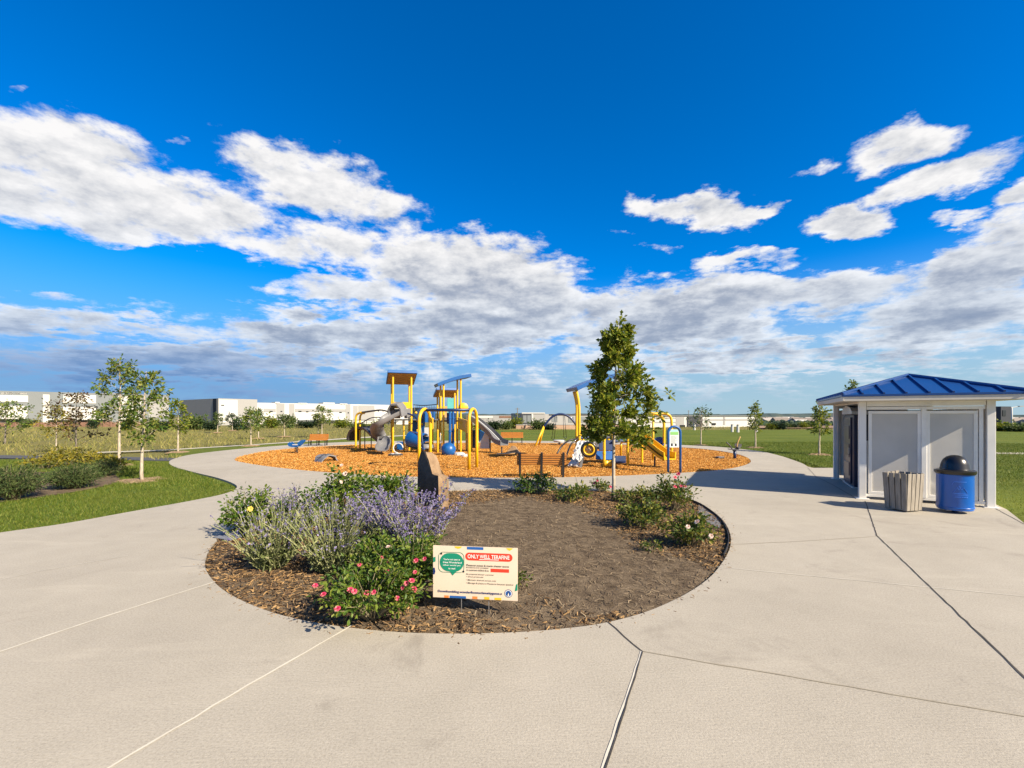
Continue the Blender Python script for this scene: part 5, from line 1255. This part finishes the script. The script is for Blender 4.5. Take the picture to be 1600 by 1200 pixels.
# ---- loose play pieces
rd = thing('spring_rider', 'blue and white spring rider at the left end of the wood chips', 'spring rider', G(463, 708, ZC)); d_ = G(463, 708, ZC)[1]; o_ = G(463, 708, ZC)
mb = MB(); mb.tube([o_ + np.array([.09 * math.cos(a), .09 * math.sin(a), .03 + a * .0135]) for a in np.linspace(0, 8 * math.pi, 60)], .02, 6); mb.build('spring', M_black, rd, True)
mb = MB(); prof_ = [(-.42, .50), (-.30, .62), (-.10, .50), (.08, .50), (.20, .64), (.40, .74), (.46, .66), (.30, .50), (.16, .36), (-.16, .34), (-.34, .38)]
for yy in (-.14, .12): mb = MB(); mb.plate([o_ + np.array([a, yy, b]) for a, b in prof_], .03, (0, -1, 0)); mb.build('side_panel', M_blue, rd)
mb = MB(); mb.box(o_ + np.array([0, -.01, .47]), (.30, .30, .05)); mb.build('seat', M_greyp, rd, bevel=.01)
mb = MB(); mb.tube([o_ + np.array([.22, -.26, .66]), o_ + np.array([.22, .24, .66])], .02, 6); mb.build('handle', M_greyp, rd)
ga = thing('arch_climber', 'little grey arched climber alone on the left wood chips', 'climber', G(512, 723, ZC)); d_ = G(512, 722, ZC)[1]
mb = MB(); mb.sweep([(-.30, 0), (.30, 0), (.30, .05), (-.30, .05)], spline([P(497, 724, d_), P(501, 716, d_ + .1), P(507, 712, d_ + .3), P(514, 712, d_ + .45), P(520, 715, d_ + .6), P(526, 721, d_ + .7)], 5), closed=True); mb.build('arch', M_grey, ga, True, autosmooth=40)
for k in range(4):
    a = [P(501, 716, d_ + .1), P(507, 712, d_ + .3), P(514, 712, d_ + .45), P(520, 715, d_ + .6)][k]; mb = MB(); mb.tube([a + np.array([-.02, -.31, .06]), a + np.array([.1, .25, .06])], .02, 6); mb.build('rung', M_dgrey, ga)
dk = thing('balance_disc', 'flat speckled disc lying on the wood chips before the spiral slide', 'disc', G(618, 714, ZC)); c_ = G(618, 712, ZC)
mb = MB(); mb.lathe([(.36, 0), (.38, .07), (.34, .10), (0, .11)], c_, 22); mb.build('disc', M_dgrey, dk, True, autosmooth=40)
mb = MB(); mb.lathe([(.16, .0), (.16, .02), (0, .025)], c_ + np.array([.12, -.05, .11]), 14); mb.build('pad', M_greyp, dk)
mb = MB(); mb.lathe([(.12, .0), (.12, .02), (0, .025)], c_ + np.array([-.14, -.06, .105]), 14); mb.build('pad', M_greyp, dk)
rm = thing('rock_wedge', 'pale moulded rock wedge on the chips behind the front bench', 'rock', G(800, 708, ZC)); c_ = G(801, 708, ZC)
mb = MB(); bp_ = [(-.42, -.25, 0), (.35, -.30, 0), (.45, .3, 0), (-.3, .35, 0), (-.05, -.06, .42), (.16, -.04, .40), (.22, .14, .30), (-.02, .16, .34)]
mb.add([c_ + np.array(q) for q in bp_], [[0, 1, 5, 4], [1, 2, 6, 5], [2, 3, 7, 6], [3, 0, 4, 7], [4, 5, 6, 7]]); mb.build('wedge', M_stone_l, rm, bevel=.03)
mb = MB(); c2_ = G(790, 713, ZC); mb.plate([c2_ + np.array([-.5, -.2, .10]), c2_ + np.array([.45, -.25, .16]), c2_ + np.array([.5, .3, .16]), c2_ + np.array([-.4, .3, .10])], .06, (0, 0, 1)); mb.build('ledge', M_tan, rm, bevel=.02)
r2 = thing('sand_digger', 'dark seated digger toy with raised arms at the right end of the chips', 'digger toy', G(1148, 717, ZC)); o_ = G(1148, 717, ZC)
mb = MB(); mb.tube([o_ + np.array([0, 0, -.03]), o_ + np.array([0, 0, .42])], .07, 10); mb.build('pedestal', M_dblue, r2, True)
mb = MB(); mb.sweep([(-.16, 0), (.16, 0), (.16, .04), (-.16, .04)], spline([o_ + np.array([-.26, 0, .44]), o_ + np.array([0, 0, .42]), o_ + np.array([.14, 0, .48]), o_ + np.array([.18, 0, .72])], 4), closed=True); mb.build('seat', M_dgrey, r2)
mb = MB(); mb.tube(spline([o_ + np.array([-.08, 0, .40]), o_ + np.array([-.24, -.04, .62]), o_ + np.array([-.42, -.06, .78])], 5), .03, 8); mb.build('lever', M_dgrey, r2, True)
mb = MB(); mb.tube(spline([o_ + np.array([.08, 0, .45]), o_ + np.array([.16, .02, .80]), o_ + np.array([.28, .04, 1.05])], 5), .03, 8); mb.build('boom', M_tan, r2, True)
fd_ = thing('buried_step', 'small dark step lying in the chips near the digger toy', 'step', G(1125, 716.5, ZC))
mb = MB(); mb.box(G(1125, 716.5, ZC) + np.array([0, 0, .05]), (.34, .22, .10), .2); mb.build('tread', M_dgrey, fd_, bevel=.02)
mb = MB(); mb.box(G(1125, 716.5, ZC) + np.array([0, 0, .0]), (.26, .16, .06), .2); mb.build('base', M_black, fd_)
# ------------------------------------------------------------------ buildings far off
def wallm(n_, c): return M(n_, [tuple(v * .94 for v in c), c], .95, .3, 5, spec=.03)
M_bw = wallm('warehouse_white', (.54, .53, .50)); M_bg = wallm('warehouse_grey', (.19, .205, .21)); M_bl = wallm('warehouse_light_grey', (.31, .305, .295))
M_bd = wallm('warehouse_dark', (.06, .065, .075)); M_glass = paint('dark_glazing', (.015, .018, .022), .15); M_brick = M('brown_fence', [(.13, .07, .045), (.22, .12, .08)], .9, .6, 6, stretch=(6, 6, 1))
class Facade:
    def __init__(s, name, label, cat, pxl, dl, pxr, dr, depth, zt, zb_, mat, group=None, shape=None):
        s.a = X(pxl, dl); s.b = X(pxr, dr); s.t = s.b - s.a; s.L = np.linalg.norm(s.t); s.t /= s.L
        s.n = np.array([s.t[1], -s.t[0], 0])                       # outward, towards the park
        s.root = thing(name, label, cat, (*s.a[:2], zb_), group); s.depth = depth
        c = (s.a + s.b) / 2 - s.n * depth / 2; mb = MB(); mb.box((c[0], c[1], (zt + zb_) / 2), (s.L, depth, zt - zb_), axes=[s.t, s.n, np.array([0, 0, 1.])]); mb.build('wall', mat, s.root)
    def at(s, px):                                                # where the sight line at column px meets the front wall
        k = (px - CX) / FPX; u = (k * s.a[1] - s.a[0]) / (s.t[0] - k * s.t[1]); return s.a + s.t * u, u
    def panel(s, px0, px1, py0, py1, mat, name='wall_panel', proud=.12, par=None):
        p0, u0 = s.at(px0); p1, u1 = s.at(px1); d = (p0[1] + p1[1]) / 2
        z1, z0 = H - (py0 - HY) / FPX * d, H - (py1 - HY) / FPX * d
        c = (p0 + p1) / 2 + s.n * (proud / 2); mb = MB(); mb.box((c[0], c[1], (z0 + z1) / 2), (abs(u1 - u0) - .02, proud, z1 - z0), axes=[s.t, s.n, np.array([0, 0, 1.])]); return mb.build(name, mat, par or s.root)
b1 = Facade('warehouse', 'long grey and white warehouse behind the left lawn trees', 'warehouse', -80, 128, 264, 162, 40, 9.6, -1.2, M_bg)
for q in ((-60, 44, 617, 627.5), (-60, 43, 634, 652), (67, 77.5, 616.5, 661), (99, 150, 617, 630), (98, 150, 636, 653.5), (185, 222, 619, 632), (186, 222, 638, 655)): b1.panel(*q, M_bw)
b1.panel(232, 263.5, 621, 652, M_bl)
for q in ((24, 33, 631, 633), (83, 89, 633, 635), (109, 116, 633.5, 635.5), (134, 140, 634, 636), (256, 260, 625.5, 627)): b1.panel(*q, M_glass, 'window', .16)
for q in ((48, 60, 656, 662), (8, 36, 655, 660), (105, 135, 657, 661), (160, 175, 656, 661)): b1.panel(*q, M_glass, 'dock_door', .16)
for q in ((-50, 40, 652.5, 654.5), (76, 172, 653.5, 656)): b1.panel(*q, M_bw, 'canopy', 1.6)
for q in ((2, 20, 613, 616), (24, 42, 614, 616), (125, 140, 616.5, 619), (155, 180, 614.5, 618)): b1.panel(*q, M_bw, 'roof_unit', -6)
b2 = Facade('warehouse', 'white warehouse with a shaded charcoal end wall left of the playground towers', 'warehouse', 341, 128, 402, 137, 26, 7.05, -1.2, M_bl)
b2.panel(341.5, 371, 624.8, 660, M_bw); b2.panel(345, 350, 632.5, 634, M_glass, 'window', .16)
e0 = b2.a; e1 = X(283, 150)
ed_ = e1 - e0; eL = np.linalg.norm(ed_); et = ed_ / eL; en = np.array([et[1], -et[0], 0]); en = en if en[0] < 0 else -en
mb = MB(); cpt = (e0 + e1) / 2 + en * .12 + et * .3; mb.box((cpt[0], cpt[1], 2.9), (eL - .2, .4, 8.2), axes=[et, en, np.array([0, 0, 1.])]); ew = mb.build('end_wall', M_bd, b2.root)  # charcoal tone also carries the shade on this end of the building
for f0, f1, m in ((.36, .42, M_glass), (.60, .66, M_bl), (.68, .72, M_glass), (.16, .20, M_glass)):
    c_ = e0 + et * eL * (f0 + f1) / 2 + en * .34; mb = MB(); mb.box((c_[0], c_[1], 2.85), (eL * (f1 - f0), .14, 8.0 if m is M_bl else 5.5), axes=[et, en, np.array([0, 0, 1.])]); mb.build('wall_strip', m, ew)
b2b = Facade('warehouse', 'long low white warehouse with grey bands behind the bench and climbing structure', 'warehouse', 401, 138, 640, 172, 30, 6.1, -1.2, M_bw)
for q in ((412, 431, 638.5, 643.5), (432, 444.5, 630.5, 657), (452, 460, 631, 657), (461, 540, 639, 643.5), (540, 547.5, 632, 657), (560, 585, 633.5, 657), (552, 559, 634, 658)): b2b.panel(*q, M_bl)
for q in ((421, 426, 642, 643.6), (438, 441, 642, 643.6), (466, 471, 642, 643.6), (478, 482, 642.5, 644), (512, 517, 643, 644.5), (530, 534, 643.5, 645), (543, 545, 644, 646), (566, 570, 645, 647)): b2b.panel(*q, M_glass, 'window', .16)
for q in ((415, 430, 655.5, 657), (465, 538, 656.5, 658), (590, 620, 657.5, 659)): b2b.panel(*q, M_bg, 'canopy', 1.4)
for q in ((430, 437, 628, 631.5), (466, 480, 629.5, 632), (505, 523, 629, 632), (531, 543, 630.5, 633)): b2b.panel(*q, M_bw, 'roof_unit', -5)
b3 = Facade('office_block', 'grey flat roofed block with dark framed glass front right of the far bench', 'office building', 814, 170, 852, 172, 18, P(0, 645.5, 170)[2], -6, M_bl)
for q in ((814.5, 830, 646, 662),): b3.panel(*q, M_bd, 'glass_front', .2)
for q in ((817, 822.5, 649, 660.5), (823.5, 829, 649, 660.5)): b3.panel(*q, M_bg, 'window', .3)
b3.panel(830.5, 833, 645.8, 662, M_bw); b3.panel(815, 851, 644.6, 646.2, M_bw, 'parapet', .3)
b4 = Facade('warehouse', 'long grey shed seen through the far swing arch', 'warehouse', 852, 176, 985, 190, 24, P(0, 647, 180)[2], -6, M_bl)
for q in ((858, 985, 647.2, 648.6),): b4.panel(*q, M_bd, 'eave', .3)
for q in ((862, 871, 651, 659), (888, 897, 651, 660), (905, 930, 651, 660)): b4.panel(*q, M_bg)
b5 = Facade('warehouse', 'long white warehouse with a dark bay right of the information board', 'warehouse', 985, 205, 1178, 222, 24, P(0, 649.6, 212)[2], -6, M_bw)
for q in ((985, 1056, 652.3, 654), (985, 1056, 659, 661), (1056, 1069, 650.2, 668), (1098, 1176, 655, 657), (1130, 1133, 651, 664)): b5.panel(*q, M_bl)
b5.panel(1073.5, 1097, 650, 667.5, M_bd, 'dark_bay', .3); b5.panel(985, 1177, 649, 650.4, M_bg, 'parapet', .4)
for q in ((1062, 1070, 664, 668), (1112, 1118, 661, 664)): b5.panel(*q, M_glass, 'dock_door', .3)
b6 = Facade('warehouse', 'dark box shaped building right of the shelter', 'warehouse', 1564, 104, 1580, 105, 8, P(0, 635, 104)[2], -3, M_bd)
b6.panel(1566, 1571, 641, 650, M_glass, 'window', .1)
b7 = Facade('warehouse', 'small pale far warehouse between the towers and the office block', 'warehouse', 738, 215, 812, 220, 14, P(0, 649.2, 215)[2], -6, M_bl)
b7.panel(742, 770, 650, 653, M_bw); b7.panel(780, 806, 650, 653, M_brick)
# fences and rails
fz = thing('board_fence', 'brown board fence along the foot of the left warehouse', 'fence', X(60, 96, -.8))
a_, b_ = X(-90, 92), X(270, 112)
mb = MB(); mb.beam((*a_[:2], -.2), (*b_[:2], -.2), .12, 1.55); mb.build('boards', M_brick, fz)
for k in range(30):
    p = a_ + (b_ - a_) * k / 29; mb = MB(); mb.box((p[0], p[1] - .12, -.1), (.16, .16, 1.7)); mb.build('post', M_brick, fz)
fr_ = thing('rail_fence', 'dark two rail fence before the long white warehouse', 'fence', X(480, 104, -.8)); a_, b_ = X(392, 100), X(640, 108)
for z in (.55, 1.05): mb = MB(); mb.beam((*a_[:2], z), (*b_[:2], z), .06, .10); mb.build('rail', M_black, fr_)
for k in range(22):
    p = a_ + (b_ - a_) * k / 21; mb = MB(); mb.box((p[0], p[1], .1), (.12, .12, 2.1)); mb.build('post', M_black, fr_)
wl = thing('retaining_wall', 'tan retaining wall below the grey shed in front of the far lawn', 'wall', X(890, 75, -.6))
mb = MB(); mb.beam((*X(806, 72)[:2], -.1), (*X(980, 76)[:2], -.1), .4, 1.3); mb.build('wall_face', M('tan_block', [(.30, .19, .12), (.42, .28, .19)], .9, 1.5, 6), wl)
mb = MB(); mb.beam((*X(806, 72)[:2], .58), (*X(980, 76)[:2], .58), .5, .10); mb.build('coping', M_bl, wl)
# brown fields to the right
sheet('field', [X(1180, 74)[:2], X(1800, 74)[:2], X(1800, 92)[:2], X(1180, 92)[:2]], M('bare_field', [(.16, .09, .06), (.26, .16, .10), (.34, .25, .14)], .95, .15, 6), .0)
# utility poles
def pole(px, d, pyt, label, arm=.6):
    zb_ = float(terr(X(px, d)[0], d)); r = thing('utility_pole', label, 'pole', X(px, d, zb_)); zt = P(px, pyt, d)[2]
    mb = MB(); mb.tube([X(px, d, zb_ - .3), X(px, d, zt)], [.16, .10], 8); mb.build('pole_shaft', M_barkd, r)
    mb = MB(); mb.box(X(px, d, zt - .35), (arm * 2, .12, .12)); mb.build('cross_arm', M_barkd, r); return r
pole(808.5, 120, 637, 'single wooden pole left of the grey office block'); pole(1076, 190, 641, 'wooden pole above the left end of the white warehouse'); pole(1093, 190, 640, 'wooden pole above the dark bay of the white warehouse'); pole(733, 200, 645, 'short pole just right of the arch frame on the skyline')
lp_ = thing('lamp_post', 'white lamp post with a long thin arm right of the shelter', 'lamp post', X(1581, 62, -.15)); 
mb = MB(); mb.tube([X(1581, 62, -.3), X(1581, 62, P(0, 637, 62)[2])], [.13, .08], 10); mb.build('shaft', M_bw, lp_, True)
a_ = P(1580, 637, 62); mb = MB(); mb.tube([a_, a_ + np.array([1.3, 0, .2])], .05, 8); mb.build('arm', M_bw, lp_); mb = MB(); mb.box(a_ + np.array([1.35, 0, .2]), (.7, .3, .10)); mb.build('lamp_head', M_bl, lp_)
wb = []
def bollard(px, py, label, h=.9):
    g_ = G(px, py, -.05); r = thing('bollard', label, 'bollard', g_, 'pale bollards beyond the far lawn'); mb = MB(); mb.tube([g_, g_ + np.array([0, 0, h])], .16, 10); mb.build('shaft', M_bw, r); mb = MB(); mb.lathe([(.18, 0), (.18, .08), (0, .14)], g_ + np.array([0, 0, h - .02]), 10); mb.build('cap', M_bl, r)
for px, py, lab in ((1085, 672, 'pale bollard below the dark bay of the white warehouse'), (1144, 675, 'leftmost of three pale bollards before the white warehouse end'), (1153, 675.5, 'middle of three pale bollards before the white warehouse end'), (1182, 675.5, 'rightmost of three pale bollards before the white warehouse end')): bollard(px, py, lab)

# ------------------------------------------------------------------ trees and shrubs of the middle distance
def gz(px, py):
    g_ = G(px, py, -.05); return np.array([g_[0], g_[1], -.05])
def ytree(px, py, top, wpx, label, seed, mat=M_maple, z0f=.38, bark=M_bark, n=700, grp='young trees on the far lawns', shape=.6, ring=True):
    b = gz(px, py); hgt = P(px, top, b[1])[2] + .05; rr = wpx / 2 / FPX * b[1]
    tree('young_tree', label, 'tree', b, hgt, hgt * z0f, lambda f: rr * ((1 - f) ** shape * (.6 + .4 * min(1, f * 4)) + .10), 16, 4, n, min(.32, .11 + rr * .10), mat, bark, .028 + hgt * .008, seed=seed, group=grp, upang=(.3, .9), spread=.10 + rr * .12)
    if ring: mulch_ring(px, py + .3, .6)
ytree(278, 707, 627, 30, 'sapling with a dark crown by the path bend on the left', 70, M_oak)
ytree(392, 697, 640, 30, 'pale leaved sapling at the path in front of the white warehouse', 71, M_maple)
ytree(404, 685, 641, 22, 'sapling just right behind the pale leaved sapling', 72, M_far)
ytree(444.5, 682, 650, 24, 'round crowned sapling between the path saplings and the far bench', 73, M_far)
ytree(503, 683, 637, 30, 'sapling behind the left bench with a loose crown', 74, M_maple)
ytree(497, 682, 650, 16, 'thin leaning sapling directly behind the left bench', 75, M_far)
ytree(1095, 696, 638, 34, 'sparse sapling on the lawn right of the information board', 76, M_far, n=380)
ytree(1180, 700, 631, 18, 'narrow sapling in the middle of the right lawn', 77, M_oak, shape=.8)
ytree(1280, 711, 633, 26, 'sapling with bronze tints just left of the shelter', 78, M_oak)
ytree(363, 673, 648, 20, 'small sapling in front of the charcoal end wall', 79, M_fard)
ytree(1334, 712, 596, 24, 'sapling whose tip shows above the shelter roof', 80, M_maple)
ytree(340, 676, 646, 16, 'slender sapling under the white warehouse corner', 81, M_far)
shr = [(309, 671, 648, 26), (330, 672, 656, 22), (424, 668, 650, 22), (455, 668, 648, 16), (375, 672, 655, 24), (535, 668, 655, 26), (560, 670, 660, 24), (480, 668, 656, 26), (590, 671, 658, 22), (790, 671, 657, 18), (770, 672, 656, 26),
       (805, 670, 653, 22), (840, 671, 655, 26), (858, 672, 660, 18), (750, 672, 660, 22), (1230, 669, 659, 12), (1240, 669, 660, 12), (1255, 669, 659, 14), (1268, 668, 657, 18), (1218, 670, 658, 22), (1205, 670, 660, 16), (40, 668, 652, 14), (146, 669, 652, 14), (200, 672, 655, 22), (236, 670, 654, 20), (255, 672, 656, 18), (1565, 674, 660, 30), (1590, 675, 661, 28)]
proto_s = []
for k in range(3):
    b = np.array([0, 0, 0.]); proto_s.append(bush('shrub', 'round green shrub in the far planting below the warehouses', 'shrub', b, .5, 1.0, 40, 900, .16, [M_far, M_fard, M_oak][k], None, 0, 'shrubs in the far planting', 90 + k, inner=.1))
for i, (px, py, top, wpx) in enumerate(shr):
    d = G(px, py, -.1)[1]; hh = (py - top) / FPX * d; ww = wpx / FPX * d; z_ = float(terr(X(px, d)[0], d))
    pr = proto_s[i % 3]
    o = pr if i < 3 else dup(pr, (0, 0, 0))
    o.location = tuple(float(v) for v in X(px, d, z_ - .1)); o.scale = (ww, ww, hh * 1.1); o.rotation_euler = (0, 0, i * 1.7)
# woods and houses that read as one mass towards the horizon
n = 5200; y = R.uniform(260, 900, n); x = R.uniform(-.6, 1.3, n) * y
keep = (np.sin(x * .012) + np.sin(y * .019 + 1) + R.normal(size=n) * .6) > .2; x, y = x[keep], y[keep]; n = len(x)
mb = MB(); ico = ([[0, 0, 1], [.9, 0, .35], [.28, .85, .4], [-.72, .53, .35], [-.72, -.53, .42], [.28, -.85, .35], [.6, .4, -.5], [-.3, .7, -.5], [-.75, 0, -.5], [-.2, -.7, -.5], [.6, -.45, -.5]],
       [[0, 1, 2], [0, 2, 3], [0, 3, 4], [0, 4, 5], [0, 5, 1], [1, 6, 2], [2, 7, 3], [3, 8, 4], [4, 9, 5], [5, 10, 1], [2, 6, 7], [3, 7, 8], [4, 8, 9], [5, 9, 10], [1, 10, 6]])
sc = np.stack([R.uniform(2, 5, n), R.uniform(2, 5, n), R.uniform(1.4, 3.4, n)], 1)
mb.inst(*ico, np.column_stack([x, y, terr(x, y) + sc[:, 2] * .5]), np.tile(np.eye(3), (n, 1, 1)), sc); o = mb.build('distant_woods', M('distant_wood_foliage', [(.025, .045, .03), (.045, .07, .045), (.075, .09, .06)], 1, island=True, spec=.05)); o['kind'] = 'stuff'; tag(o, 'far off scattered dark woods below the horizon', 'woods')
n = 420; y = R.uniform(330, 1000, n); x = R.uniform(.25, 1.25, n) * y
hsT = ([[-.5, -.5, 0], [.5, -.5, 0], [.5, .5, 0], [-.5, .5, 0], [-.5, -.5, .6], [.5, -.5, .6], [.5, .5, .6], [-.5, .5, .6], [-.5, 0, 1], [.5, 0, 1]], [[0, 1, 5, 4], [1, 2, 6, 5], [2, 3, 7, 6], [3, 0, 4, 7], [4, 5, 9, 8], [6, 7, 8, 9], [5, 6, 9, 9], [7, 4, 8, 8]])
hsT = (hsT[0], [[0, 1, 5], [0, 5, 4], [1, 2, 6], [1, 6, 5], [2, 3, 7], [2, 7, 6], [3, 0, 4], [3, 4, 7], [4, 5, 9], [4, 9, 8], [6, 7, 8], [6, 8, 9], [5, 6, 9], [7, 4, 8]])
sc = np.stack([R.uniform(9, 18, n), R.uniform(8, 12, n), R.uniform(4, 6.5, n)], 1)
mb = MB(); mb.inst(*hsT, np.column_stack([x, y, terr(x, y) - .2]), np.tile(np.eye(3), (n, 1, 1)), sc); o = mb.build('distant_town', M('distant_houses', [(.16, .13, .11), (.30, .26, .22), (.48, .46, .42), (.20, .16, .14)], .9, island=True)); o['kind'] = 'stuff'; tag(o, 'far off town of pale houses on the right below the horizon', 'town')
